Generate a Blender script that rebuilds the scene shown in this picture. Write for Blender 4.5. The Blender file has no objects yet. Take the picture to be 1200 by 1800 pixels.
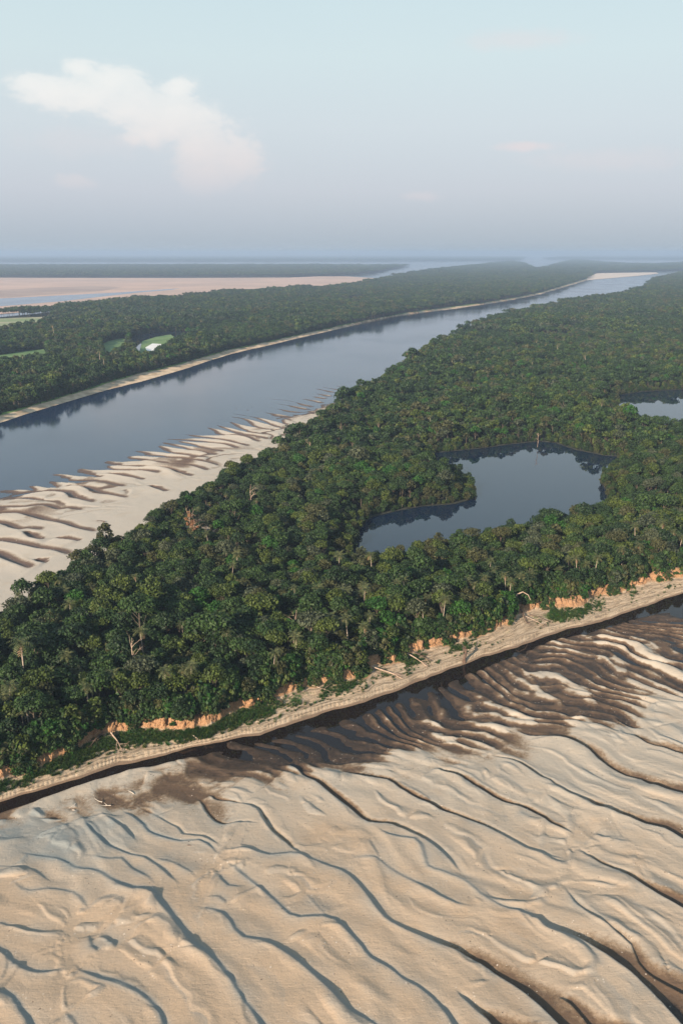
import bpy, math, random
import numpy as np
from mathutils import Vector, Matrix
from mathutils.geometry import tessellate_polygon

random.seed(7)
RNG = np.random.default_rng(11)
R = math.radians

# ------------------------------------------------------------------ camera
CAM_H = 120.0
PITCH = R(16.3)
FPX = 1559.0            # focal length in pixels of the 1200 x 1800 photograph
cam_d = bpy.data.cameras.new('camera')
cam_d.sensor_fit = 'VERTICAL'
cam_d.angle_y = 2 * math.atan(900 / FPX)
cam_d.clip_start = 1.0
cam_d.clip_end = 200000.0
cam = bpy.data.objects.new('camera', cam_d)
cam.location = (0, 0, CAM_H)
cam.rotation_euler = (R(90) - PITCH, 0, 0)
SC = bpy.context.scene
COL = SC.collection
COL.objects.link(cam)
SC.camera = cam

# ------------------------------------------------------------------ render, exposure
SC.render.engine = 'CYCLES'
SC.view_settings.view_transform = 'Standard'
SC.view_settings.look = 'None'
SC.view_settings.gamma = 1.0
SC.view_settings.exposure = 1.35
cy = SC.cycles
cy.max_bounces = 5
cy.diffuse_bounces = 2
cy.glossy_bounces = 2
cy.transmission_bounces = 2
cy.volume_bounces = 1
cy.use_denoising = True
cy.caustics_reflective = False
cy.caustics_refractive = False

# ------------------------------------------------------------------ sun
SUN_EL = R(21)
SUN_AZ = R(212)          # compass bearing the light comes from (0 = +Y, clockwise): behind the camera, a little left
sun_d = bpy.data.lights.new('sun', 'SUN')
sun_d.energy = 3.7
sun_d.angle = R(1.0)
sun_d.color = (1.0, 0.84, 0.67)
sun = bpy.data.objects.new('sun', sun_d)
to_sun = Vector((math.sin(SUN_AZ) * math.cos(SUN_EL), math.cos(SUN_AZ) * math.cos(SUN_EL), math.sin(SUN_EL)))
sun.rotation_euler = to_sun.to_track_quat('Z', 'Y').to_euler()
COL.objects.link(sun)


# ------------------------------------------------------------------ node helper
class NT:
    def __init__(self, tree):
        self.t = tree
        self.n = tree.nodes
        self.l = tree.links

    def new(self, typ, **kw):
        nd = self.n.new(typ)
        for k, v in kw.items():
            setattr(nd, k, v)
        return nd

    def put(self, sock, v):
        if v is None:
            return
        if hasattr(v, 'is_output') or hasattr(v, 'links'):
            self.l.new(v, sock)
        else:
            try:
                sock.default_value = v
            except Exception:
                sock.default_value = (*v, 1.0)

    def math(self, op, a, b=None, c=None, clamp=False):
        nd = self.new('ShaderNodeMath', operation=op, use_clamp=clamp)
        self.put(nd.inputs[0], a)
        self.put(nd.inputs[1], b)
        self.put(nd.inputs[2], c)
        return nd.outputs[0]

    def mix(self, f, a, b, mode='MIX'):
        nd = self.new('ShaderNodeMix', data_type='RGBA', blend_type=mode)
        nd.clamp_factor = True
        self.put(nd.inputs[0], f)
        self.put(nd.inputs[6], a)
        self.put(nd.inputs[7], b)
        return nd.outputs[2]

    def step(self, v, lo, hi):
        nd = self.new('ShaderNodeMapRange', interpolation_type='SMOOTHSTEP')
        self.put(nd.inputs[0], v)
        nd.inputs[1].default_value = lo
        nd.inputs[2].default_value = hi
        return nd.outputs[0]

    def noise(self, scale, detail=3, rough=.55, vec=None, out=0, dist=0):
        nd = self.new('ShaderNodeTexNoise')
        nd.inputs['Scale'].default_value = scale
        nd.inputs['Detail'].default_value = detail
        nd.inputs['Roughness'].default_value = rough
        nd.inputs['Distortion'].default_value = dist
        if vec is not None:
            self.l.new(vec, nd.inputs['Vector'])
        return nd.outputs[out]

    def attr(self, name):
        return self.new('ShaderNodeAttribute', attribute_name=name).outputs['Fac']


def c4(c):
    return (c[0], c[1], c[2], 1.0)


# ------------------------------------------------------------------ pixel of the photograph -> point on the ground
CP, SP = math.cos(PITCH), math.sin(PITCH)


def at(px, py, z=0.0):
    v = (py - 900.0) / FPX
    down = SP + v * CP
    k = (CAM_H - z) / max(down, 1e-4)
    return (k * (px - 600.0) / FPX, k * (CP - v * SP), z)


def azel(px, py):
    v = -(py - 900.0) / FPX
    d = Vector(((px - 600.0) / FPX, CP + v * SP, -SP + v * CP)).normalized()
    return math.atan2(d.x, d.y), math.asin(d.z)


# ------------------------------------------------------------------ world: sky with high cloud
W = bpy.data.worlds.new('World')
SC.world = W
W.use_nodes = True
w = NT(W.node_tree)
w.n.clear()
sky = w.new('ShaderNodeTexSky', sky_type='NISHITA')
sky.sun_disc = False
sky.sun_elevation = SUN_EL
sky.sun_rotation = SUN_AZ
sky.altitude = 100
sky.air_density = 1.0
sky.dust_density = 2.0
sky.ozone_density = 1.5
tc = w.new('ShaderNodeTexCoord').outputs['Generated']
sp = w.new('ShaderNodeSeparateXYZ')
w.l.new(tc, sp.inputs[0])
elv = w.math('ARCSINE', sp.outputs[2])
azm = w.math('ARCTAN2', sp.outputs[0], sp.outputs[1])
comb = w.new('ShaderNodeCombineXYZ')
w.l.new(azm, comb.inputs[0])
w.l.new(w.math('MULTIPLY', elv, 1.6), comb.inputs[1])
ae = comb.outputs[0]
# thin overcast veil that pales the blue
veil_n = w.noise(2.2, 4, .6, ae)
veil_h = w.new('ShaderNodeValToRGB')
w.l.new(w.math('MULTIPLY', elv, 2.0, clamp=True), veil_h.inputs[0])
els = veil_h.color_ramp.elements
els[0].position = 0.0
els[0].color = (3.5, 4.05, 4.6, 1)
els[1].position = 1.0
els[1].color = (3.0, 4.3, 5.3, 1)
for p, c in ((.06, (4.05, 4.5, 5.1, 1)), (.126, (4.75, 5.05, 5.6, 1)), (.25, (5.3, 5.8, 6.15, 1)), (.38, (5.4, 6.3, 6.5, 1)), (.60, (4.9, 6.2, 6.6, 1))):
    e = els.new(p)
    e.color = c
vf = w.math('MULTIPLY_ADD', veil_n, .10, .87, clamp=True)
base_sky = w.mix(vf, sky.outputs[0], veil_h.outputs[0])
# the big pale cumulus bank on the left, and wisps
BL = [(130, 118, 30, 16), (185, 140, 55, 26), (75, 165, 60, 22), (150, 170, 70, 30), (240, 190, 80, 45), (300, 210, 75, 45), (350, 255, 70, 55),
      (350, 310, 60, 42), (400, 285, 60, 50), (60, 150, 60, 20), (300, 160, 35, 25), (120, 320, 40, 14), (250, 235, 50, 22)]
m = None
for (px, py, rx, ry) in BL:
    a0, e0 = azel(px + 12, py)
    ra, re = rx / FPX, ry / FPX
    dx = w.math('DIVIDE', w.math('SUBTRACT', azm, a0), ra)
    dy = w.math('DIVIDE', w.math('SUBTRACT', elv, e0), re)
    q = w.math('SUBTRACT', 1.0, w.math('SQRT', w.math('ADD', w.math('MULTIPLY', dx, dx), w.math('MULTIPLY', dy, dy))))
    if m is None:
        m = q
    else:
        mm = w.new('ShaderNodeMath', operation='SMOOTH_MAX')
        w.put(mm.inputs[0], m)
        w.put(mm.inputs[1], q)
        mm.inputs[2].default_value = .5
        m = mm.outputs[0]
cn = w.noise(30, 10, .66, ae, dist=.25)
cn2 = w.noise(9, 5, .6, ae)
m2 = w.math('MULTIPLY_ADD', w.math('SUBTRACT', cn, .5), 1.6, m)
cl = w.math('ADD', w.math('MULTIPLY', w.step(m2, -.25, .9), .55), w.math('MULTIPLY', w.step(m2, .02, .42), .45))
cl = w.math('MULTIPLY', cl, w.math('MULTIPLY_ADD', cn2, .9, .42), clamp=True)
# fade towards the horizon murk
cl = w.math('MULTIPLY', cl, w.step(elv, .045, .10))
ccol = w.mix(w.step(elv, .06, .17), (6.6, 5.8, 5.7, 1), (7.7, 7.5, 7.2, 1))
s2 = w.mix(w.math('MULTIPLY', cl, .78), base_sky, ccol)
# faint wisps on the right
for (px, py, rx, ry, st) in ((920, 258, 70, 10, .55), (900, 70, 120, 22, .28), (740, 345, 45, 12, .25), (1080, 280, 200, 25, .2), (150, 250, 160, 30, .15)):
    a0, e0 = azel(px, py)
    dx = w.math('DIVIDE', w.math('SUBTRACT', azm, a0), rx / FPX)
    dy = w.math('DIVIDE', w.math('SUBTRACT', elv, e0), ry / FPX)
    q = w.math('SUBTRACT', 1.0, w.math('SQRT', w.math('ADD', w.math('MULTIPLY', dx, dx), w.math('MULTIPLY', dy, dy))))
    q = w.math('MULTIPLY_ADD', w.math('SUBTRACT', cn, .5), 1.4, q)
    s2 = w.mix(w.math('MULTIPLY', w.step(q, 0, .9), st), s2, (6.6, 5.7, 5.7, 1))
bg = w.new('ShaderNodeBackground')
bg.inputs['Strength'].default_value = 0.05
w.l.new(s2, bg.inputs['Color'])
wo = w.new('ShaderNodeOutputWorld')
w.l.new(bg.outputs[0], wo.inputs[0])


# ------------------------------------------------------------------ numpy noise
def _hash(ix, iy, seed):
    h = (ix.astype(np.int64) * 374761393 + iy.astype(np.int64) * 668265263 + seed * 2147483647) & 0xffffffff
    h = ((h ^ (h >> 13)) * 1274126177) & 0xffffffff
    return ((h ^ (h >> 16)) & 0xffff) / 65535.0


def vnoise(x, y, s, seed=0):
    x = x / s
    y = y / s
    ix = np.floor(x)
    iy = np.floor(y)
    fx = x - ix
    fy = y - iy
    fx = fx * fx * (3 - 2 * fx)
    fy = fy * fy * (3 - 2 * fy)
    a = _hash(ix, iy, seed)
    b = _hash(ix + 1, iy, seed)
    c = _hash(ix, iy + 1, seed)
    d = _hash(ix + 1, iy + 1, seed)
    return (a * (1 - fx) + b * fx) * (1 - fy) + (c * (1 - fx) + d * fx) * fy - .5


def fbm(x, y, s, o=4, seed=0, g=.5):
    r = 0
    a = 1
    for i in range(o):
        r = r + a * vnoise(x + 17.3 * i, y - 9.1 * i, s / 2 ** i, seed + i)
        a *= g
    return r


def sstep(v, lo, hi):
    t = np.clip((v - lo) / (hi - lo), 0, 1)
    return t * t * (3 - 2 * t)


def catmull(pts, step):
    p = np.array(pts, float)[:, :2]
    if len(p) < 3:
        p = np.array([p[0], (p[0] + p[1]) / 2, p[1]])
    q = np.vstack([2 * p[0] - p[1], p, 2 * p[-1] - p[-2]])
    out = []
    for i in range(1, len(q) - 2):
        a, b, c, d = q[i - 1], q[i], q[i + 1], q[i + 2]
        n = max(1, int(np.linalg.norm(c - b) / step))
        for k in range(n):
            t = k / n
            out.append(.5 * ((2 * b) + (c - a) * t + (2 * a - 5 * b + 4 * c - d) * t * t + (3 * b - a - 3 * c + d) * t ** 3))
    out.append(p[-1])
    return np.array(out)


def line_dist(X, Y, pl, reach):
    """signed distance (positive to the left of the line's run) and 0..1 position; only where near."""
    idx = np.where((X > pl[:, 0].min() - reach) & (X < pl[:, 0].max() + reach) & (Y > pl[:, 1].min() - reach) & (Y < pl[:, 1].max() + reach))[0]
    x = X[idx]
    y = Y[idx]
    best = np.full(len(idx), 1e9)
    sg = np.zeros(len(idx))
    ss = np.zeros(len(idx))
    n = len(pl) - 1
    seg = np.linalg.norm(np.diff(pl, axis=0), axis=1)
    cum = np.concatenate([[0], np.cumsum(seg)])
    for i in range(n):
        a = pl[i]
        d = pl[i + 1] - a
        L2 = d @ d + 1e-9
        rx = x - a[0]
        ry = y - a[1]
        t = np.clip((rx * d[0] + ry * d[1]) / L2, 0, 1)
        ex = rx - t * d[0]
        ey = ry - t * d[1]
        dd = ex * ex + ey * ey
        k = dd < best
        best[k] = dd[k]
        sg[k] = (d[0] * ry - d[1] * rx)[k]
        ss[k] = (cum[i] + t * seg[i])[k]
    return idx, np.sign(sg) * np.sqrt(best), ss, cum[-1]


# ------------------------------------------------------------------ mesh helpers
def link(name, me, mat=None, parent=None):
    o = bpy.data.objects.new(name, me)
    COL.objects.link(o)
    if mat and me is not None and not len(me.materials):
        me.materials.append(mat)
    if parent:
        o.parent = parent
    return o


def tag(o, label=None, cat=None, group=None, kind=None):
    if label:
        o['label'] = label
    if cat:
        o['category'] = cat
    if group:
        o['group'] = group
    if kind:
        o['kind'] = kind
    return o


def mesh_np(name, V, F, smooth=True, attrs=None, mats=None, midx=None):
    """V (n,3), F (m,k) numpy -> mesh"""
    me = bpy.data.meshes.new(name)
    V = np.ascontiguousarray(V, np.float32)
    F = np.ascontiguousarray(F, np.int32)
    k = F.shape[1]
    me.vertices.add(len(V))
    me.vertices.foreach_set('co', V.ravel())
    me.loops.add(F.size)
    me.loops.foreach_set('vertex_index', F.ravel())
    me.polygons.add(len(F))
    me.polygons.foreach_set('loop_start', np.arange(0, F.size, k, dtype=np.int32))
    me.polygons.foreach_set('loop_total', np.full(len(F), k, np.int32))
    if midx is not None:
        me.polygons.foreach_set('material_index', np.asarray(midx, np.int32))
    me.update(calc_edges=True)
    if smooth:
        me.polygons.foreach_set('use_smooth', np.ones(len(F), bool))
    for a, v in (attrs or {}).items():
        at_ = me.attributes.new(a, 'FLOAT', 'POINT')
        at_.data.foreach_set('value', np.ascontiguousarray(v, np.float32))
    for m_ in mats or []:
        me.materials.append(m_)
    return me


def grid_faces(nr, nc, keep=None):
    i = np.arange(nr * nc).reshape(nr, nc)
    F = np.stack([i[:-1, :-1], i[:-1, 1:], i[1:, 1:], i[1:, :-1]], -1).reshape(-1, 4)
    if keep is not None:
        F = F[keep[F].any(axis=1)]
    return F


def compact(V, F, attrs):
    used = np.zeros(len(V), bool)
    used[F.ravel()] = True
    remap = np.cumsum(used) - 1
    return V[used], remap[F], {k: v[used] for k, v in attrs.items()}


# ------------------------------------------------------------------ materials
def new_mat(name):
    m_ = bpy.data.materials.new(name)
    m_.use_nodes = True
    t = NT(m_.node_tree)
    b = t.n['Principled BSDF']
    return m_, t, b


def obj_pos(t):
    return t.new('ShaderNodeTexCoord').outputs['Object']


def bump(t, b, h, strength, dist=.1):
    bp = t.new('ShaderNodeBump')
    bp.inputs['Strength'].default_value = strength
    bp.inputs['Distance'].default_value = dist
    t.l.new(h, bp.inputs['Height'])
    t.l.new(bp.outputs[0], b.inputs['Normal'])


def sand_mat(name, tan, pale, grey, brown, dark, far=False):
    m_, t, b = new_mat(name)
    P = obj_pos(t)
    n1 = t.noise(.12, 4, .6, P)
    n2 = t.noise(1.3, 5, .65, P)
    n3 = t.noise(9, 3, .7, P)
    wet = t.attr('wet')
    gr = t.attr('grey')
    pl = t.attr('pale')
    base = t.mix(t.math('ADD', pl, t.math('MULTIPLY', t.math('SUBTRACT', n1, .5), 1.6), clamp=True), c4(tan), c4(pale))
    base = t.mix(t.math('MULTIPLY', t.step(n1, .45, .75), .35), base, c4((tan[0] * .92, tan[1] * .80, tan[2] * .66)))
    base = t.mix(gr, base, c4(grey))
    # brown stain and the almost black wet bed of the troughs
    wn = t.math('ADD', wet, t.math('MULTIPLY', t.math('SUBTRACT', n2, .5), .55))
    wn2 = t.math('ADD', wn, t.math('MULTIPLY', t.math('SUBTRACT', n3, .5), .35))
    base = t.mix(t.step(wn2, .08, .42), base, c4((tan[0] * .55, tan[1] * .52, tan[2] * .48)))
    base = t.mix(t.step(wn2, .30, .60), base, c4(brown))
    base = t.mix(t.step(wn2, .72, 1.08), base, c4(dark))
    # speckle of debris
    vo = t.new('ShaderNodeTexVoronoi')
    vo.inputs['Scale'].default_value = .8 if far else 1.1
    t.l.new(P, vo.inputs['Vector'])
    sp_ = t.math('LESS_THAN', vo.outputs['Distance'], .17)
    sp_ = t.math('MULTIPLY', sp_, t.step(t.noise(.22, 2, .5, P), .5, .62))
    base = t.mix(t.math('MULTIPLY', sp_, .75), base, t.mix(t.step(n2, .45, .55), (.05, .035, .025, 1), (.62, .52, .42, 1)))
    base = t.mix(t.math('MULTIPLY', t.math('ABSOLUTE', t.math('SUBTRACT', n3, .5)), .55), base, (.16, .12, .09, 1))
    t.l.new(base, b.inputs['Base Color'])
    t.l.new(t.math('SUBTRACT', .93, t.math('MULTIPLY', t.step(wn, .5, 1.0), .45)), b.inputs['Roughness'])
    b.inputs['Specular IOR Level'].default_value = .3
    rm = t.new('ShaderNodeMapping')
    t.l.new(P, rm.inputs[0])
    rm.inputs['Rotation'].default_value = (0, 0, R(38))
    rm.inputs['Scale'].default_value = (.35, 2.2, 1)
    rip = t.noise(1.0, 4, .65, rm.outputs[0], dist=.6)
    hh = t.math('ADD', t.math('MULTIPLY', n2, 1.0), t.math('MULTIPLY', n3, .35))
    hh = t.math('ADD', hh, t.math('MULTIPLY', rip, .5))
    bump(t, b, hh, .75, .18)
    return m_


M_SAND = sand_mat('river_sand', (.385, .280, .190), (.420, .360, .290), (.225, .232, .218), (.100, .062, .038), (.026, .016, .010))
M_SAND2 = sand_mat('pale_river_sand', (.44, .36, .29), (.43, .385, .325), (.30, .28, .25), (.105, .066, .048), (.038, .023, .018), far=True)


def bank_mat():
    m_, t, b = new_mat('bank_soil')
    P = obj_pos(t)
    n1 = t.noise(.5, 5, .65, P)
    n2 = t.noise(2.4, 5, .7, P)
    n3 = t.noise(8, 3, .7, P)
    cx = t.new('ShaderNodeCombineXYZ')
    t.l.new(t.math('MULTIPLY', t.attr('along'), .16), cx.inputs[0])
    t.l.new(t.math('MULTIPLY', t.attr('across'), 17.0), cx.inputs[1])
    ln = t.noise(1.0, 5, .7, cx.outputs[0])
    base = t.mix(n2, (.31, .21, .13, 1), (.44, .33, .22, 1))
    base = t.mix(t.step(ln, .42, .62), base, (.52, .40, .28, 1))
    base = t.mix(t.math('MULTIPLY', t.step(ln, .50, .36), .8), base, (.13, .10, .065, 1))
    base = t.mix(t.step(n3, .53, .66), base, (.10, .07, .045, 1))
    o = t.attr('bluff')
    oc = t.mix(t.step(n2, .35, .7), (.36, .18, .08, 1), (.54, .33, .18, 1))
    oc = t.mix(t.step(n2, .56, .66), oc, (.16, .10, .05, 1))
    oc = t.mix(t.step(n3, .50, .62), oc, (.10, .05, .025, 1))
    base = t.mix(o, base, oc)
    g = t.math('ADD', t.attr('green'), t.math('MULTIPLY', t.math('SUBTRACT', n2, .5), .9))
    base = t.mix(t.step(g, .42, .62), base, t.mix(n3, (.025, .07, .012, 1), (.07, .13, .025, 1)))
    wt = t.attr('wet')
    base = t.mix(t.step(wt, .2, .6), base, t.mix(n2, (.16, .10, .06, 1), (.25, .17, .11, 1)))
    base = t.mix(t.step(wt, .75, .95), base, (.05, .03, .02, 1))
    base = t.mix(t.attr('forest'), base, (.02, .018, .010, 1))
    t.l.new(base, b.inputs['Base Color'])
    b.inputs['Roughness'].default_value = .95
    bump(t, b, t.math('ADD', n2, t.math('MULTIPLY', n3, .5)), .9, .35)
    return m_


M_BANK = bank_mat()


def simple_mat(name, c1, c2, sc=.3, rough=.9, bs=.4, bd=.2, detail=4):
    m_, t, b = new_mat(name)
    P = obj_pos(t)
    n = t.noise(sc, detail, .65, P)
    t.l.new(t.mix(t.step(n, .35, .65), c4(c1), c4(c2)), b.inputs['Base Color'])
    b.inputs['Roughness'].default_value = rough
    bump(t, b, t.noise(sc * 6, 3, .6, P), bs, bd)
    return m_


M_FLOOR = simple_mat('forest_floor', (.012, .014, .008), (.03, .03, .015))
M_BEACH = simple_mat('far_beach', (.36, .25, .15), (.60, .45, .30), .08)
M_BEACHGRASS = simple_mat('far_grass', (.07, .15, .02), (.17, .26, .045), .06)
M_PEACH = simple_mat('far_sand', (.55, .42, .33), (.62, .50, .41), .01)
M_MUD = simple_mat('mud_flat', (.52, .34, .255), (.40, .27, .21), .0028, .8)
M_MUDDARK = simple_mat('dark_mud', (.27, .19, .16), (.36, .25, .20), .004, .8)
M_CLEAR = simple_mat('meadow_grass', (.05, .12, .025), (.12, .19, .05), .03)
M_DRYCLEAR = simple_mat('dry_meadow', (.15, .20, .07), (.34, .30, .20), .01)
M_BARK = simple_mat('brown_bark', (.06, .045, .03), (.14, .105, .075), 1.5)
M_PALMBARK = simple_mat('palm_bark', (.26, .20, .15), (.42, .34, .27), 1.2)
M_DEADWOOD = simple_mat('dead_wood', (.26, .17, .12), (.48, .36, .27), 1.8)
M_DARKWOOD = simple_mat('dark_dead_wood', (.07, .045, .03), (.16, .10, .07), 1.8)


def water_mat(name, deep, rough, scale, bs):
    m_, t, b = new_mat(name)
    P = obj_pos(t)
    mp = t.new('ShaderNodeMapping')
    t.l.new(P, mp.inputs[0])
    mp.inputs['Scale'].default_value = (1, .6, 1)
    mp.inputs['Rotation'].default_value = (0, 0, R(35))
    n = t.noise(scale, 5, .6, mp.outputs[0])
    big = t.noise(.012, 3, .5, mp.outputs[0])
    wind = t.noise(.006, 5, .6, mp.outputs[0], dist=1.2)
    t.l.new(t.mix(t.step(wind, .35, .7), c4(deep), c4((deep[0] * 1.5, deep[1] * 1.35, deep[2] * 1.25))), b.inputs['Base Color'])
    t.l.new(t.math('MULTIPLY_ADD', t.step(big, .4, .65), rough * .7, rough), b.inputs['Roughness'])
    b.inputs['IOR'].default_value = 1.333
    b.inputs['Specular IOR Level'].default_value = .42
    bump(t, b, n, bs, .25)
    return m_


M_RIVER = water_mat('river_water', (.008, .020, .050), .08, .55, .08)
M_LAKE = water_mat('lake_water', (.005, .012, .028), .012, .9, .006)
M_CHANNEL = water_mat('channel_water', (.010, .007, .006), .012, .9, .006)


def leaf_mat(name, c1, c2, hue_rand=.25):
    m_, t, b = new_mat(name)
    info = t.new('ShaderNodeObjectInfo')
    lv = t.attr('tone')
    c = t.mix(lv, c4(c1), c4(c2))
    rnd = info.outputs['Random']
    c = t.mix(t.math('MULTIPLY', rnd, hue_rand), c, c4((c2[0] * 1.15, c2[1] * 1.0, c2[2] * .85)))
    t.l.new(c, b.inputs['Base Color'])
    b.inputs['Roughness'].default_value = .62
    b.inputs['Specular IOR Level'].default_value = .3
    tr = t.new('ShaderNodeBsdfTranslucent')
    t.l.new(c, tr.inputs[0])
    mx = t.new('ShaderNodeMixShader')
    mx.inputs[0].default_value = .12
    t.l.new(b.outputs[0], mx.inputs[1])
    t.l.new(tr.outputs[0], mx.inputs[2])
    t.l.new(mx.outputs[0], t.n['Material Output'].inputs[0])
    return m_


LEAF = {
    'deep green': leaf_mat('leaf_deep_green', (0.003, 0.011, 0.003), (0.028, 0.059, 0.016)),
    'mid green': leaf_mat('leaf_mid_green', (0.005, 0.017, 0.004), (0.044, 0.086, 0.018)),
    'yellow-green': leaf_mat('leaf_yellow_green', (0.010, 0.024, 0.004), (0.087, 0.118, 0.019)),
    'olive': leaf_mat('leaf_olive', (0.011, 0.016, 0.004), (0.082, 0.085, 0.030)),
    'grey-green': leaf_mat('leaf_grey_green', (0.010, 0.018, 0.009), (0.082, 0.098, 0.052)),
    'bright green': leaf_mat('leaf_bright_green', (0.005, 0.026, 0.003), (0.036, 0.118, 0.013)),
}
TONES = list(LEAF)
M_FROND = leaf_mat('palm_frond_leaf', (.028, .048, .016), (.135, .140, .055))
M_DEADFROND = leaf_mat('dead_frond_leaf', (.13, .08, .04), (.24, .14, .07))
M_DEADLEAF = leaf_mat('dead_leaf', (.16, .075, .035), (.26, .13, .06))


# ------------------------------------------------------------------ foliage geometry
def tube(pts, rad, sides=6):
    V, F = [], []
    pts = [Vector(p) for p in pts]
    for i, p in enumerate(pts):
        d = (pts[min(i + 1, len(pts) - 1)] - pts[max(i - 1, 0)]).normalized()
        q = d.to_track_quat('Z', 'Y')
        for k in range(sides):
            a = 2 * math.pi * k / sides
            V.append(p + q @ Vector((math.cos(a) * rad[i], math.sin(a) * rad[i], 0)))
    for i in range(len(pts) - 1):
        for k in range(sides):
            F.append((i * sides + k, i * sides + (k + 1) % sides, (i + 1) * sides + (k + 1) % sides, (i + 1) * sides + k))
    return np.array([tuple(v) for v in V]), np.array(F)


def join(parts):
    V, F, o = [], [], 0
    for v, f in parts:
        V.append(v)
        F.append(f + o)
        o += len(v)
    return np.vstack(V), np.vstack(F)


def leaf_cards(rng, C, N, size, jitter=.55):
    """quads centred on C facing roughly N"""
    n = len(C)
    N = N + rng.normal(0, jitter, (n, 3))
    N /= np.linalg.norm(N, axis=1)[:, None] + 1e-9
    A = np.cross(N, rng.normal(0, 1, (n, 3)))
    A /= np.linalg.norm(A, axis=1)[:, None] + 1e-9
    B = np.cross(N, A)
    s = (size * rng.uniform(.6, 1.25, n))[:, None]
    k = rng.uniform(.5, 1.0, n)[:, None]
    bend = N * s * .25
    V = np.stack([C - A * s - B * s * k * .3, C - B * s * k + bend, C + A * s + B * s * k * .2, C + B * s * k - bend * .3], 1).reshape(-1, 3)
    return V, np.arange(4 * n).reshape(-1, 4)


def crown_np(seed, R0, H0, shape, nl, per, leaf, zc):
    """lobed crown: lobes set over an ellipsoid dome, leaf clusters over each lobe"""
    rng = np.random.default_rng(seed)
    CV, TN = [], []
    C, N = [], []
    ph = rng.uniform(0, 6.28)
    for i in range(nl):
        a = ph + i * 2.39996
        u = (i + .5) / nl
        if shape == 'dome':
            el = 1 - 1.15 * u
        elif shape == 'umbrella':
            el = 1 - .75 * u
        elif shape == 'column':
            el = 1 - 1.85 * u
        else:
            el = 1 - 1.5 * u
        el += rng.uniform(-.12, .12)
        el = max(-.95, min(1, el))
        rr = math.sqrt(max(0, 1 - el * el)) if shape != 'column' else min(1, math.sqrt(max(.05, 1 - abs(el) ** 3)))
        j = rng.uniform(.78, 1.12)
        c = np.array([math.cos(a) * rr * R0 * j * .74, math.sin(a) * rr * R0 * j * .74, zc + el * H0 * .72 * rng.uniform(.85, 1.1)])
        lr = R0 * rng.uniform(.26, .44) * (1.0 if shape != 'umbrella' else .85)
        n = int(per * rng.uniform(.7, 1.3))
        d = rng.normal(0, 1, (n, 3))
        d[:, 2] = d[:, 2] * .8 + .35
        d /= np.linalg.norm(d, axis=1)[:, None]
        rad = lr * (rng.uniform(.55, 1.08, n))[:, None]
        C.append(c + d * rad * np.array([1, 1, .8]))
        N.append(d)
        TN.append(np.full(n, rng.uniform(.0, .75)) + rng.uniform(-.15, .25, n))
    C = np.vstack(C)
    N = np.vstack(N)
    TN = np.clip(np.concatenate(TN), 0, 1)
    V, F = leaf_cards(rng, C, N, leaf)
    return V, F, np.repeat(TN, 4)


def trunk_np(seed, h, r, sides=6):
    rng = np.random.default_rng(seed)
    lean = rng.uniform(-.6, .6, 2)
    P = [(lean[0] * k * k, lean[1] * k * k, -1 + (h + 1) * k) for k in (0, .3, .6, 1)]
    parts = [tube(P, [r * 1.3, r, r * .8, r * .5], sides)]
    for i in range(4):
        a = rng.uniform(0, 6.28)
        z0 = h * rng.uniform(.5, .8)
        b0 = (lean[0] * .4, lean[1] * .4, z0)
        e = (math.cos(a) * h * .2 + lean[0], math.sin(a) * h * .2 + lean[1], z0 + h * .28)
        mid = tuple((np.array(b0) * .45 + np.array(e) * .55) + np.array([0, 0, -h * .03]))
        parts.append(tube([b0, mid, e], [r * .5, r * .35, r * .15], 4))
    return join(parts)


# shape name: (radius, half height, kind, lobes, cards per lobe, card size, centre z, trunk height)
SHAPES = {
    'domed': (4.3, 3.6, 'dome', 24, 46, .42, 9.6, 9.5),
    'spreading': (5.6, 2.6, 'umbrella', 30, 42, .42, 11.2, 11),
    'round': (3.5, 3.5, 'ball', 20, 46, .40, 8.2, 8),
    'narrow': (2.9, 5.4, 'column', 22, 46, .42, 7.2, 7),
    'bushy': (3.7, 4.9, 'column', 26, 46, .44, 5.6, 6),
}
SH = list(SHAPES)


def broadleaf_meshes(shape, var, lod):
    r, hh, kind, nl, per, lf, zc, th = SHAPES[shape]
    seed = SH.index(shape) * 10 + var
    if lod == 1:
        nl, per, lf = int(nl * .7), 17, .68
    if lod == 2:
        nl, per, lf = int(nl * .5), 9, 1.0
    V, F, T = crown_np(seed, r, hh, kind, nl, per, lf, zc)
    tv, tf = trunk_np(seed + 5, th, .26)
    return (V, F, T), (tv, tf)


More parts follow.
